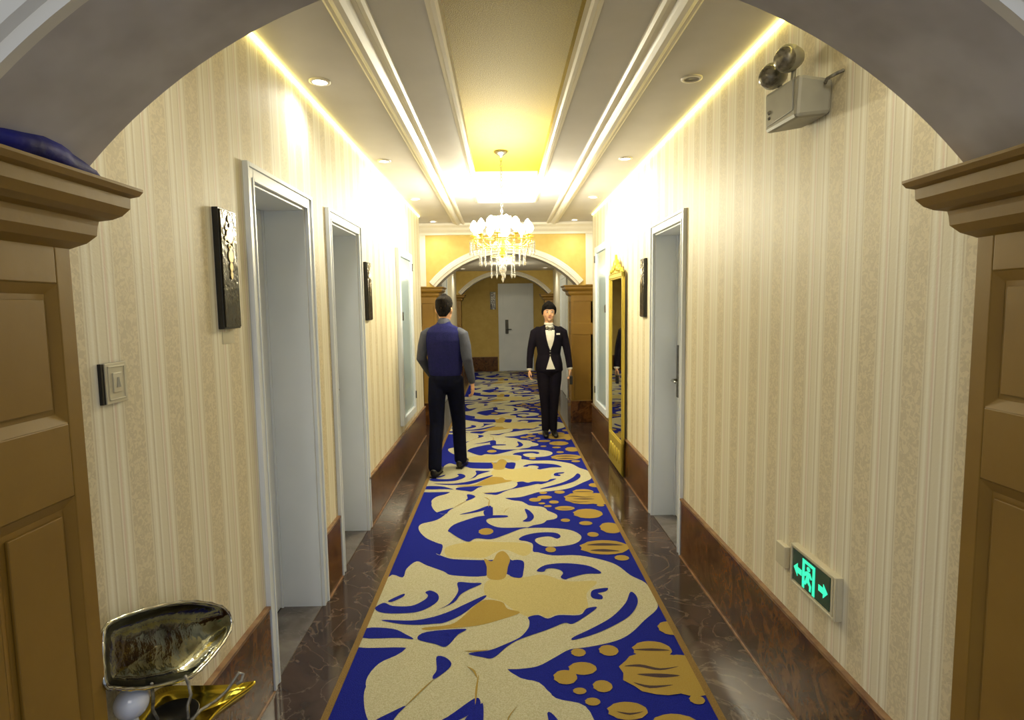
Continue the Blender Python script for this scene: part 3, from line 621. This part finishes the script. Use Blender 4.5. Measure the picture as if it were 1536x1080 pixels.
# brass leaf tray
b = NB(); TZ = .548
leaf = [(-.73,1.595),(-.752,1.594),(-.786,1.585),(-.882,1.583),(-.96,1.586),(-.992,1.573),(-.996,1.54),(-.996,1.48),(-.98,1.40),(-.91,1.372),(-.823,1.371),(-.79,1.421),(-.780,1.483),(-.757,1.54)]
LF = sm([(x-OX, y-OY, 0) for x, y in leaf]); lc = sum(LF, Vector())/len(LF); rows = []
for k_, z in ((.02, TZ-.03), (.5, TZ-.028), (.8, TZ-.012), (1, TZ+.006), (1.01, TZ-.002), (.8, TZ-.03), (.4, TZ-.05), (.05, TZ-.055)):
    rows.append([b.verts.new(Vector((lc.x, lc.y, z))+(p-lc)*k_) for p in LF])
for i in range(len(rows)-1):
    for k in range(len(LF)): f = b.faces.new((rows[i][k], rows[i][(k+1) % len(LF)], rows[i+1][(k+1) % len(LF)], rows[i+1][k])); f.smooth = True
obj('leaf_tray', b, 'brass', r)
b = NB(); lathe(b, [(.001, .002), (.05, .004), (.06, .012), (.064, .02), (.061, .022), (.055, .012), (.001, .008)], (-.90-OX, 1.478-OY, TZ-.022), 24); obj('black_cup', b, 'black', r)
b = NB(); ball(b, (-.955-OX, 1.40-OY, .635), .040, 24, 16); tube(b, [(-.955-OX, 1.40-OY, .53), (-.955-OX, 1.40-OY, .60)], [.02, .012], seg=12); obj('glass_ball', b, 'crystal_ball', r)
b = NB()
for pts in ([(-.85,1.46,.545),(-.858,1.475,.57),(-.856,1.49,.59),(-.872,1.51,.608),(-.885,1.52,.625)], [(-.93,1.46,.545),(-.935,1.45,.58),(-.925,1.44,.62),(-.92,1.43,.665)], [(-.835,1.44,.548),(-.825,1.475,.556),(-.80,1.51,.558),(-.785,1.54,.565),(-.775,1.565,.58),(-.765,1.575,.595),(-.752,1.572,.592),(-.752,1.56,.58),(-.762,1.555,.575)]):
    tube(b, [(x-OX, y-OY, z) for x, y, z in pts], .0045, seg=8)
obj('scroll_wire', b, 'lens', r)
b = NB(); lathe(b, [(.001, 0), (.12, 0), (.12, .015), (.05, .03), (.022, .06), (.018, .2), (.03, .25), (.018, .3), (.018, .46), (.04, .485), (.001, .49)], (-.87-OX, 1.47-OY, 0), 24); obj('pedestal', b, 'brass', r)
# ================================================================ downlights
def downlight_proto(on):
    r = empty('downlight'); 
    b = NB(); lathe(b, [(.052, .0), (.052, -.006), (.038, -.009), (.036, -.004), (.036, 0)], (0,0,0), 24); obj('ring', b, 'trim', r)
    b = NB(); lathe(b, [(.0005, -.003), (.036, -.003), (.036, 0), (.0005, 0)], (0,0,0), 24); obj('lens', b, 'dl' if on else 'dl_off', r)
    return r
WHL = ['nearest to the camera', 'second from the camera', 'third from the camera', 'farthest before the arch']
first = None
def spot(loc, e, col=(1,.96,.82), size=2.7, blend=1.0, rad=.05, name='downlight_lamp'):
    l = bpy.data.lights.new(name, 'SPOT'); l.energy = e; l.color = col; l.spot_size = size; l.spot_blend = blend; l.shadow_soft_size = rad
    o = bpy.data.objects.new(name, l); C.objects.link(o); o.location = loc; return o
for sx, side_ in ((-.885, 'left'), (.965, 'right')):
    for k in range(-1, 4):
        y = 3.0+1.57*k
        if k == -1:
            spot((sx, y, HC-.03), SPOT_E); continue
        off = (sx > 0 and k == 0)
        if first is None: first = downlight_proto(True); d = first
        elif off: d = downlight_proto(False)
        else: d = copy_tree(first)
        d.location = (sx, y, HC)
        if off: tag(d, 'unlit round downlight in the right ceiling border near the emergency light', 'downlight')
        else: tag(d, 'lit round downlight in the %s ceiling border, %s' % (side_, ['nearest of its row', 'second of its row', 'third of its row', 'last before the arch'][k]), 'downlight', 'downlights in the ceiling borders')
        if not off: spot((sx, y, HC-.03), SPOT_E)
        else: spot((sx, y-.5, HC-.03), SPOT_E*.0+.001)
for sx, nm in ((-.80, 'left'), (.90, 'right')):
    d = copy_tree(first); d.location = (sx, 12.1, 2.42); tag(d, 'small lit downlight beyond the middle arch on the %s' % nm, 'downlight', 'downlights beyond the middle arch'); spot((sx, 12.1, 2.39), 30)
# warm strips hidden at the top of the walls
for s, x, nm in ((-1, XL, 'left'), (1, XR, 'right')):
    b = NB(); a, c = sorted((x-s*.002, x-s*.014)); box(b, a, c, 1.31, 7.28, HC-.012, HC-.001)
    o = obj('light_strip', b, 'cove'); tag(o, 'thin warm yellow light strip along the top of the %s wall' % nm, 'light strip')
# ================================================================ chandelier
CX, CY = .01, 5.5
ch = empty('chandelier', (CX, CY, CZ)); tag(ch, 'brightly lit crystal chandelier hanging from the gilt ceiling recess', 'chandelier')
b = NB(); lathe(b, [(.001, 0), (.065, 0), (.065, -.012), (.045, -.03), (.02, -.045), (.008, -.06), (.001, -.06)], seg=24); obj('canopy', b, 'steel', ch)
b = NB(); z = -.06; k = 0
while z > -.57:
    pts = [Vector((0, .009*math.cos(a*PI/6), z-.016+.018*math.sin(a*PI/6))) if k % 2 else Vector((.009*math.cos(a*PI/6), 0, z-.016+.018*math.sin(a*PI/6))) for a in range(13)]
    tube(b, pts, .0028, ref=(1,0,0) if k % 2 else (0,1,0), seg=6, cap=False); z -= .029; k += 1
obj('chain', b, 'steel', ch)
b = NB(); lathe(b, [(.001, -.355), (.012, -.36), (.03, -.38), (.045, -.40), (.02, -.43), (.015, -.50), (.03, -.53), (.05, -.56), (.05, -.60), (.025, -.64), (.012, -.68), (.03, -.72), (.001, -.76)], seg=20); obj('stem', b, 'gilt', ch)
b = NB(); lathe(b, [(.05, -.40), (.075, -.385), (.08, -.375), (.078, -.375), (.05, -.395)], seg=24); obj('top_dish', b, 'crystal', ch)
NA = 10
for k in range(NA):
    a = 2*PI*k/NA+.15; R1 = .235; ca, sa = math.cos(a), math.sin(a)
    b = NB(); tube(b, [(ca*p, sa*p, z) for p, z in ((.03, -.58), (.08, -.64), (.14, -.66), (.20, -.635), (R1, -.59), (R1, -.56))], .007, seg=8)
    arm = obj('arm', b, 'gilt', ch)
    b = NB(); lathe(b, [(.001, -.565), (.03, -.56), (.035, -.55), (.014, -.553), (.011, -.52), (.001, -.52)], (ca*R1, sa*R1, 0), 12); obj('candle_cup', b, 'gilt', arm)
    b = NB(); lathe(b, [(.006, -.52), (.024, -.50), (.032, -.475), (.026, -.445), (.010, -.42), (.001, -.41)], (ca*R1, sa*R1, 0), 12); obj('bulb', b, 'bulb', arm)
for k in range(5):
    a = 2*PI*k/5; ca, sa = math.cos(a)*.11, math.sin(a)*.11
    b = NB(); lathe(b, [(.006, -.50), (.030, -.475), (.042, -.44), (.034, -.40), (.012, -.375), (.001, -.37)], (ca, sa, 0), 14); obj('glass_shade', b, 'shade', ch)
b = NB()
for R1, z in ((.27, -.60), (.19, -.66), (.10, -.74)):
    tube(b, [(R1*math.cos(a*PI/16), R1*math.sin(a*PI/16), z) for a in range(33)], .005, ref=(0,0,1), seg=6, cap=False)
obj('ring_frame', b, 'gilt', ch)
for R1, z, cnt, nb in ((.27, -.60, 26, 6), (.19, -.66, 18, 8), (.10, -.74, 9, 10)):
    for k in range(cnt):
        a = 2*PI*k/cnt; b = NB(); x, y = R1*math.cos(a), R1*math.sin(a); zz = z
        for j in range(nb):
            last = j == nb-1; rr = .0065 if not last else .010
            lathe(b, [(.0008, 0), (rr, -rr*1.1), (rr, -rr*1.5), (.0008, -rr*(2.6 if not last else 4.4))], (x, y, zz), 6); zz -= rr*2.7
        obj('crystal_strand', b, 'crystal', ch)
b = NB(); lathe(b, [(.001, -.76), (.01, -.78), (.006, -.80), (.03, -.84), (.034, -.865), (.02, -.90), (.006, -.925), (.012, -.95), (.001, -.985)], seg=10); obj('crystal_pendant', b, 'crystal', ch)
for c_ in list(bpy.data.objects):
    if c_.parent == ch and not c_.name.startswith(('canopy', 'chain')): c_.location.z = -.22; c_.scale = (1.12, 1.12, 1)
def point(loc, e, col, rad, name):
    l = bpy.data.lights.new(name, 'POINT'); l.energy = e; l.color = col; l.shadow_soft_size = rad
    o = bpy.data.objects.new(name, l); C.objects.link(o); o.location = loc; return o
for k in range(5):
    point((CX+.16*math.cos(k*2*PI/5+.4), CY+.16*math.sin(k*2*PI/5+.4), CZ-.545), CH_E/5, (1, .94, .70), .04, 'chandelier_lamp')
point((CX, CY, CZ-.90), CH_E*.2, (1, .94, .70), .12, 'chandelier_lamp')
point((0.05, 10.8, 2.25), 30, (1, .90, .6), .1, 'far_corridor_fill')  # added fill light with no fixture, brightens the far section and end wall
# lobby daylight-ish ambient behind the camera
w = bpy.data.worlds.new('lobby'); scn.world = w; w.use_nodes = True
w.node_tree.nodes['Background'].inputs[0].default_value = (.76, .85, 1, 1); w.node_tree.nodes['Background'].inputs[1].default_value = WORLD_E
def area(loc, rot, sx, sy, e, col, name):
    l = bpy.data.lights.new(name, 'AREA'); l.shape = 'RECTANGLE'; l.size = sx; l.size_y = sy; l.energy = e; l.color = col
    o = bpy.data.objects.new(name, l); C.objects.link(o); o.location = loc; o.rotation_euler = rot; return o
area((0, -1.2, 2.9), (math.radians(25), 0, 0), 1.6, 1.2, LOBBY_E, (1, .95, .86), 'lobby_fill')  # added unseen fill light behind the camera, lifts the near arch soffit
# ================================================================ people
def remesh(o, vox, smooth=3):
    m = o.modifiers.new('r', 'REMESH'); m.mode = 'VOXEL'; m.voxel_size = vox; m.use_smooth_shade = True
    s = o.modifiers.new('s', 'SMOOTH'); s.iterations = smooth; s.factor = .5
    dg = bpy.context.evaluated_depsgraph_get(); me = bpy.data.meshes.new_from_object(o.evaluated_get(dg))
    o.modifiers.clear(); o.data = me
    for p in me.polygons: p.use_smooth = True
    return o
def hand(b, wrist, d, side, fwd, grip=.35, s=1.0):
    """wrist point, direction d of the palm, side = direction of the thumb, palm normal n = d x side"""
    d = Vector(d).normalized(); side = Vector(side); side = (side-d*side.dot(d)).normalized(); n = d.cross(side)*fwd
    w = Vector(wrist)
    tube(b, [w, w+d*.03*s, w+d*.06*s, w+d*.088*s], [(.026*s, .019*s), (.034*s, .018*s), (.040*s, .017*s), (.038*s, .014*s)], ref=side, seg=12)
    for k, (off, L) in enumerate(((.030, .072), (.010, .080), (-.010, .075), (-.029, .060))):
        p = w+d*.082*s+side*off*s; L *= s; g_ = grip+.1*k
        p1 = p+(d*math.cos(g_*.5)+n*math.sin(g_*.5))*L*.42
        p2 = p1+(d*math.cos(g_*1.5)+n*math.sin(g_*1.5))*L*.32
        p3 = p2+(d*math.cos(g_*2.4)+n*math.sin(g_*2.4))*L*.26
        tube(b, [p-d*.012, p, p1, p2, p3], [.0085*s, .0088*s, .0082*s, .0075*s, .0062*s], seg=8)
    p = w+d*.025*s+side*.028*s
    tube(b, [p-side*.01, p+side*.022*s+d*.018*s+n*.01*s, p+side*.032*s+d*.045*s+n*.018*s, p+side*.030*s+d*.066*s+n*.024*s], [.012*s, .0115*s, .010*s, .008*s], seg=8)
def head(b, c, h, tilt=0):
    """c = chin level centre of the neck axis; head height h; faces -Y"""
    k = h/.225; c = Vector(c)
    pr = [(0, -.030, .034, .045), (.018, -.026, .050, .064), (.045, -.018, .062, .078), (.075, -.010, .069, .086), (.105, -.004, .073, .092), (.135, .002, .076, .096), (.165, .004, .074, .094), (.190, .006, .062, .082), (.208, .008, .044, .060), (.218, .008, .022, .034)]
    tube(b, [c+Vector((0, y*k, z*k)) for z, y, _, _ in pr], [(a*k, d_*k) for _, _, a, d_ in pr], ref=(1,0,0), seg=20)
    tube(b, [c+Vector((0, -.090*k, .118*k)), c+Vector((0, -.100*k, .098*k)), c+Vector((0, -.110*k, .080*k)), c+Vector((0, -.098*k, .070*k))], [.008*k, .010*k, .014*k, .012*k], seg=10)
    for s in (-1, 1):
        tube(b, [c+Vector((s*.074*k, .012*k, .072*k)), c+Vector((s*.080*k, .016*k, .095*k)), c+Vector((s*.079*k, .022*k, .122*k))], [(.006*k, .010*k), (.008*k, .017*k), (.006*k, .014*k)], ref=(1,0,0), seg=10)
        ball(b, c+Vector((s*.034*k, -.066*k, .070*k)), (.022*k, .018*k, .022*k), 12, 8)      # cheek
        ball(b, c+Vector((s*.030*k, -.082*k, .128*k)), (.024*k, .010*k, .008*k), 12, 8)      # brow
    ball(b, c+Vector((0, -.066*k, .012*k)), (.022*k, .018*k, .016*k), 12, 8)
def face_bits(r, c, h):
    k = h/.225; c = Vector(c)
    for s in (-1, 1):
        b = NB(); ball(b, c+Vector((s*.031*k, -.086*k, .112*k)), (.013*k, .010*k, .0075*k), 12, 8, 0); ball(b, c+Vector((s*.031*k, -.0935*k, .112*k)), (.0062*k, .004*k, .0062*k), 10, 8, 1)
        obj('eye', b, ['eyewhite', 'hair'], r)
    b = NB(); tube(b, [c+Vector((-.024*k, -.084*k, .046*k)), c+Vector((0, -.097*k, .047*k)), c+Vector((.024*k, -.084*k, .046*k))], [.003*k, .0065*k, .003*k], seg=8); obj('lips', b, 'lips', r)
    b = NB()
    for s in (-1, 1): tube(b, [c+Vector((s*.014*k, -.094*k, .129*k)), c+Vector((s*.032*k, -.094*k, .134*k)), c+Vector((s*.050*k, -.080*k, .129*k))], [.002*k, .003*k, .002*k], seg=6)
    obj('eyebrows', b, 'hair', r)
def clothing(name, m, r, fn, vox=.008, smooth=3):
    b = NB(); fn(b); o = obj(name, b, m, r, fix=True); return remesh(o, vox, smooth)
# ---------------------------------------------------------------- the woman in the black suit (faces the camera)
W_ = empty('person', (.565, 7.08, .016)); W_.rotation_euler = (0, 0, .06)
tag(W_, 'person in black suit, white blouse and bow, facing the camera, arms at her sides', 'person')
WH = 1.43; wr, wl = Vector((-.245, -.03, .84)), Vector((.250, -.03, .84))
def wbody(b):
    tube(b, [(0,.01,.86),(0,.01,1.03),(0,0,1.18),(0,.005,1.30),(0,.01,1.345),(0,.012,1.37),(0,.01,1.40),(0,0,1.445)], [(.15,.10),(.125,.085),(.14,.095),(.15,.09),(.12,.075),(.06,.055),(.048,.05),(.047,.05)], ref=(1,0,0), seg=20)
    head(b, (0, .0, WH), .215)
    for s, w in ((-1, wr), (1, wl)):
        tube(b, [(s*.14,.01,1.30),(s*.175,.01,1.25),(s*.215,.015,1.08),tuple(w)], [.04,.038,.032,.023], seg=12)
        tube(b, [(s*.075,.01,.92),(s*.07,0,.70),(s*.062,0,.48),(s*.055,.01,.28),(s*.05,.02,.09)], [.075,.068,.048,.045,.032], seg=12)
        hand(b, w, (s*.08, -.12, -1), (0, -1, 0), s, .5, .92)
        tube(b, [(s*.05,.03,.05),(s*.052,-.04,.035),(s*.055,-.12,.02)], [.03,.034,.022], seg=10)
o = obj('body', (lambda b: (wbody(b), b)[1])(NB()), 'skin', W_); remesh(o, .006, 2)
face_bits(o, (0, 0, WH), .215)
def wjacket(b):
    tube(b, [(0,.01,.82),(0,.01,.90),(0,.008,1.02),(0,0,1.14),(0,-.005,1.23),(0,.004,1.31),(0,.012,1.350),(0,.014,1.370)], [(.172,.120),(.168,.118),(.142,.102),(.158,.114),(.172,.120),(.178,.102),(.135,.080),(.070,.062)], ref=(1,0,0), seg=28)
    for s in (-1, 1):
        w = wr if s < 0 else wl
        tube(b, [(s*.125,.01,1.325),(s*.175,.01,1.285),(s*.200,.013,1.18),(s*.222,.015,1.08),(s*.238,-.005,.97),(w.x,w.y,w.z+.015)], [.044,.056,.051,.046,.041,.038], seg=14)
clothing('jacket', 'suit', W_, wjacket)
def wtrousers(b):
    tube(b, [(0,.01,.94),(0,.01,.86),(0,.01,.80)], [(.150,.108),(.160,.112),(.150,.100)], ref=(1,0,0), seg=22)
    for s in (-1, 1): tube(b, [(s*.076,.01,.86),(s*.072,0,.70),(s*.062,0,.48),(s*.054,.01,.28),(s*.050,.02,.075)], [.086,.080,.060,.050,.046], seg=14)
clothing('trousers', 'suit', W_, wtrousers)
for s in (-1, 1):
    b = NB(); tube(b, [(s*.055,.055,.045),(s*.055,.0,.045),(s*.058,-.07,.035),(s*.062,-.14,.026)], [(.034,.040),(.038,.042),(.040,.030),(.026,.020)], ref=(1,0,0), seg=14); box(b, s*.055-.02, s*.055+.02, .035, .075, 0, .04)
    obj('shoe', b, 'shoe', W_)
def front(x, z, off, prof):
    """y of the front of the elliptical jacket at (x, z) minus an offset"""
    for (z0, c0, a0, b0), (z1, c1, a1, b1) in zip(prof, prof[1:]):
        if z0 <= z <= z1:
            t = (z-z0)/(z1-z0); c, a, bb = c0+(c1-c0)*t, a0+(a1-a0)*t, b0+(b1-b0)*t
            return c-bb*math.sqrt(max(0, 1-(x/a)**2))-off
    return -.1
WP = [(.80,.01,.172,.120),(.90,.01,.168,.118),(1.02,.008,.142,.102),(1.14,0,.158,.114),(1.23,-.005,.172,.120),(1.31,.004,.178,.102),(1.350,.012,.135,.080),(1.40,.012,.060,.055)]
def patch(b, outline, off, th, N=10, prof=WP, mi=0):
    """thin cloth piece laid on the front: outline = list of (z, x_left, x_right)"""
    rows = []
    for z, xa, xb in outline:
        rows.append([(xa+(xb-xa)*k/N, z) for k in range(N+1)])
    f_ = [[b.verts.new((x, front(x, z, off+th, prof), z)) for x, z in r_] for r_ in rows]
    k_ = [[b.verts.new((x, front(x, z, off-.004, prof), z)) for x, z in r_] for r_ in rows]
    for i in range(len(rows)-1):
        for k in range(N):
            for g_, rev in ((f_, 0), (k_, 1)):
                q = (g_[i][k], g_[i][k+1], g_[i+1][k+1], g_[i+1][k]); b.faces.new(q[::-1] if rev else q).material_index = mi
        b.faces.new((f_[i][0], f_[i+1][0], k_[i+1][0], k_[i][0])); b.faces.new((f_[i][N], k_[i][N], k_[i+1][N], f_[i+1][N]))
    for i, rv in ((0, 0), (-1, 1)):
        for k in range(N): b.faces.new((f_[i][k], k_[i][k], k_[i][k+1], f_[i][k+1]))
b = NB(); patch(b, [(1.08, -.004, .004), (1.14, -.026, .026), (1.20, -.042, .042), (1.26, -.052, .052), (1.31, -.056, .056), (1.345, -.054, .054), (1.375, -.045, .045)], .004, .003)
patch(b, [(.845, -.050, .058), (.90, -.034, .036), (.96, -.014, .014), (1.0, -.003, .003)], .004, .003)
obj('blouse', b, 'shirt', W_)
b = NB(); tube(b, [(.0, .012, 1.375), (0, .012, 1.405)], [(.062, .058), (.052, .054)], ref=(1,0,0), seg=20); obj('collar', b, 'shirt', W_)
b = NB()
for s in (-1, 1):
    patch(b, [(1.08, s*.003, s*.012), (1.14, s*.026, s*.045), (1.20, s*.042, s*.070), (1.26, s*.052, s*.088), (1.30, s*.056, s*.080), (1.345, s*.054, s*.075)], .006, .007, 4)
obj('lapels', b, 'suit', W_, bevel=.001)
b = NB(); yb_ = -.095
for s in (-1, 1): tube(b, [(s*.006, yb_, 1.345), (s*.03, yb_, 1.35), (s*.048, yb_+.004, 1.345)], [(.006,.008),(.014,.019),(.010,.020)], ref=(0,1,0), seg=10)
ball(b, (0, yb_-.004, 1.345), .011, 10, 8)
for s in (-1, 1): tube(b, [(s*.004, yb_, 1.34), (s*.016, yb_-.008, 1.30)], [(.004,.008),(.004,.011)], ref=(0,1,0), seg=8)
obj('bow_tie', b, 'lens', W_)
b = NB(); box(b, .075, .118, -.122, -.112, 1.262, 1.280); obj('name_tag', b, 'shirt', W_, bevel=.001)
b = NB()
for z in (1.06, 1.02): ball(b, (0, front(0, z, .004, WP), z), (.009, .004, .009), 10, 6)
obj('buttons', b, 'lens', W_)
for s in (-1, 1):
    w = wr if s < 0 else wl
    b = NB(); tube(b, [(w.x, w.y, w.z+.018), (w.x, w.y-.001, w.z+.002)], [.034, .033], seg=14); obj('shirt_cuff', b, 'shirt', W_)
def whair(b):
    k = .215/.225; c = Vector((0, 0, WH))
    pr = [(.085, .045, .060, .052), (.11, .030, .078, .074), (.14, .022, .084, .088), (.160, .010, .085, .100), (.182, .000, .080, .104), (.206, -.002, .070, .094), (.228, .000, .050, .070), (.240, .002, .024, .036)]
    tube(b, [c+Vector((0, y*k, z*k)) for z, y, _, _ in pr], [(a*k, d_*k) for _, _, a, d_ in pr], ref=(1,0,0), seg=24)
    for s in (-1, 1):
        tube(b, [c+Vector((s*.02, -.078, .196)), c+Vector((s*.05, -.07, .180)), c+Vector((s*.074, -.04, .150)), c+Vector((s*.080, -.015, .110)), c+Vector((s*.074, .01, .075))], [.016, .018, .016, .014, .010], seg=10)
    ball(b, c+Vector((0, .10, .10)), (.045, .035, .045))
clothing('hair', 'hair', W_, whair, .006, 2)
# what she carries in her left hand
rd = empty('radio_handset', (W_.location.x+wl.x+.008, W_.location.y+wl.y-.055, .725)); tag(rd, 'small black handset held in the left hand of the person in the black suit', 'handset')
b = NB(); box(b, -.018, .018, -.026, .026, -.055, .05); obj('casing', b, 'black', rd, bevel=.006)
b = NB(); tube(b, [(0, .018, .045), (0, .018, .10)], [.005, .004], seg=8); obj('antenna', b, 'black', rd)
# ---------------------------------------------------------------- the man in the navy vest (seen from behind)
G_ = empty('person', (-.555, 5.58, .017)); G_.rotation_euler = (0, 0, PI-.22); G_.scale = (.93, .96, 1)
tag(G_, 'person in navy vest, grey-blue sleeves and dark trousers, seen from behind', 'person')
GH = 1.475; gr, gl = Vector((-.265, -.06, .88)), Vector((.195, -.14, .92))
def gbody(b):
    tube(b, [(0,.01,.90),(0,.01,1.06),(0,.01,1.22),(0,.02,1.36),(0,.02,1.41),(0,.02,1.435),(0,.012,1.46),(0,.0,1.50)], [(.15,.10),(.14,.10),(.16,.11),(.17,.10),(.13,.08),(.065,.06),(.055,.058),(.055,.058)], ref=(1,0,0), seg=20)
    head(b, (0, -.005, GH), .235)
    for s, w in ((-1, gr), (1, gl)):
        tube(b, [(s*.16,.02,1.38),(s*.20,.02,1.32),(s*.245,.04,1.12),tuple(w)], [.045,.042,.036,.026], seg=12)
    for s, f in ((-1, -.19), (1, .17)):
        tube(b, [(s*.085,0,.96),(s*.085,f*.35,.72),(s*.082,f*.6-.03,.50),(s*.08,f*.85,.28),(s*.08,f,.10)], [.08,.075,.055,.05,.036], seg=12)
        tube(b, [(s*.08,f+.03,.05),(s*.08,f-.06,.035),(s*.085,f-.13,.025)], [.032,.036,.026], seg=10)
    hand(b, gr, (-.02, -.10, -1), (0, -1, 0), -1, .35, 1.02)
    hand(b, gl, (-.35, -.35, -.8), (-.3, -.8, .3), 1, .5, 1.0)
o = obj('body', (lambda b: (gbody(b), b)[1])(NB()), 'skin', G_); remesh(o, .006, 2)
face_bits(o, (0, -.005, GH), .235)
def gvest(b):
    tube(b, [(0,.01,.965),(0,.01,1.00),(0,.01,1.09),(0,.012,1.20),(0,.02,1.30),(0,.024,1.375),(0,.022,1.42),(0,.020,1.445)], [(.170,.125),(.178,.130),(.182,.132),(.190,.136),(.200,.134),(.190,.112),(.145,.088),(.085,.074)], ref=(1,0,0), seg=28)
clothing('vest', 'navy', G_, gvest)
def gsleeves(s, w):
    def f(b):
        e = Vector((s*.245,.045,1.12))
        tube(b, [(s*.150,.022,1.375),(s*.195,.022,1.345),(s*.225,.03,1.24),tuple(e),tuple((e+w)/2),tuple(w+(e-w).normalized()*.01)], [.050,.064,.060,.054,.047,.036], seg=14)
    return f
clothing('sleeve', 'greyblue', G_, gsleeves(-1, gr)); clothing('sleeve', 'greyblue', G_, gsleeves(1, gl))
b = NB(); tube(b, [(0,.020,1.435), (0,.016,1.462), (0,.014,1.478)], [(.082,.076),(.068,.068),(.064,.064)], ref=(1,0,0), seg=22); obj('shirt_collar', b, 'greyblue', G_)
def gtrousers(b):
    tube(b, [(0,.01,1.00),(0,.01,.93),(0,.01,.86)], [(.160,.118),(.168,.125),(.155,.112)], ref=(1,0,0), seg=22)
    for s, f in ((-1, -.19), (1, .17)):
        tube(b, [(s*.086,.005,.92),(s*.086,f*.35,.72),(s*.083,f*.6-.025,.50),(s*.082,f*.85,.28),(s*.082,f+.005,.075)], [.098,.090,.075,.070,.068], seg=14)
clothing('trousers', 'navytrouser', G_, gtrousers)
for s, f in ((-1, -.19), (1, .17)):
    b = NB(); tube(b, [(s*.08,f+.062,.046),(s*.08,f,.05),(s*.083,f-.09,.040),(s*.088,f-.175,.030)], [(.034,.042),(.040,.046),(.044,.038),(.032,.024)], ref=(1,0,0), seg=14)
    box(b, s*.082-.036, s*.082+.036, f-.15, f+.075, .0, .014); obj('shoe', b, 'shoe', G_, bevel=.004)
def ghair(b):
    k = .235/.225; c = Vector((0, -.005, GH))
    pr = [(.062, .052, .050, .040), (.09, .040, .068, .060), (.115, .030, .080, .074), (.145, .020, .083, .090), (.172, .006, .084, .104), (.198, .002, .076, .100), (.222, .002, .058, .080), (.238, .004, .028, .040)]
    tube(b, [c+Vector((0, y*k, z*k)) for z, y, _, _ in pr], [(a*k, d_*k) for _, _, a, d_ in pr], ref=(1,0,0), seg=24)
clothing('hair', 'hair', G_, ghair, .006, 2)
# ================================================================ view
scn.view_settings.view_transform = 'Standard'; scn.view_settings.look = 'None'; scn.view_settings.gamma = 1
scn.view_settings.exposure = EXPO; scn.view_settings.use_curve_mapping = False
scn.cycles.max_bounces = 8; scn.cycles.sample_clamp_indirect = 4
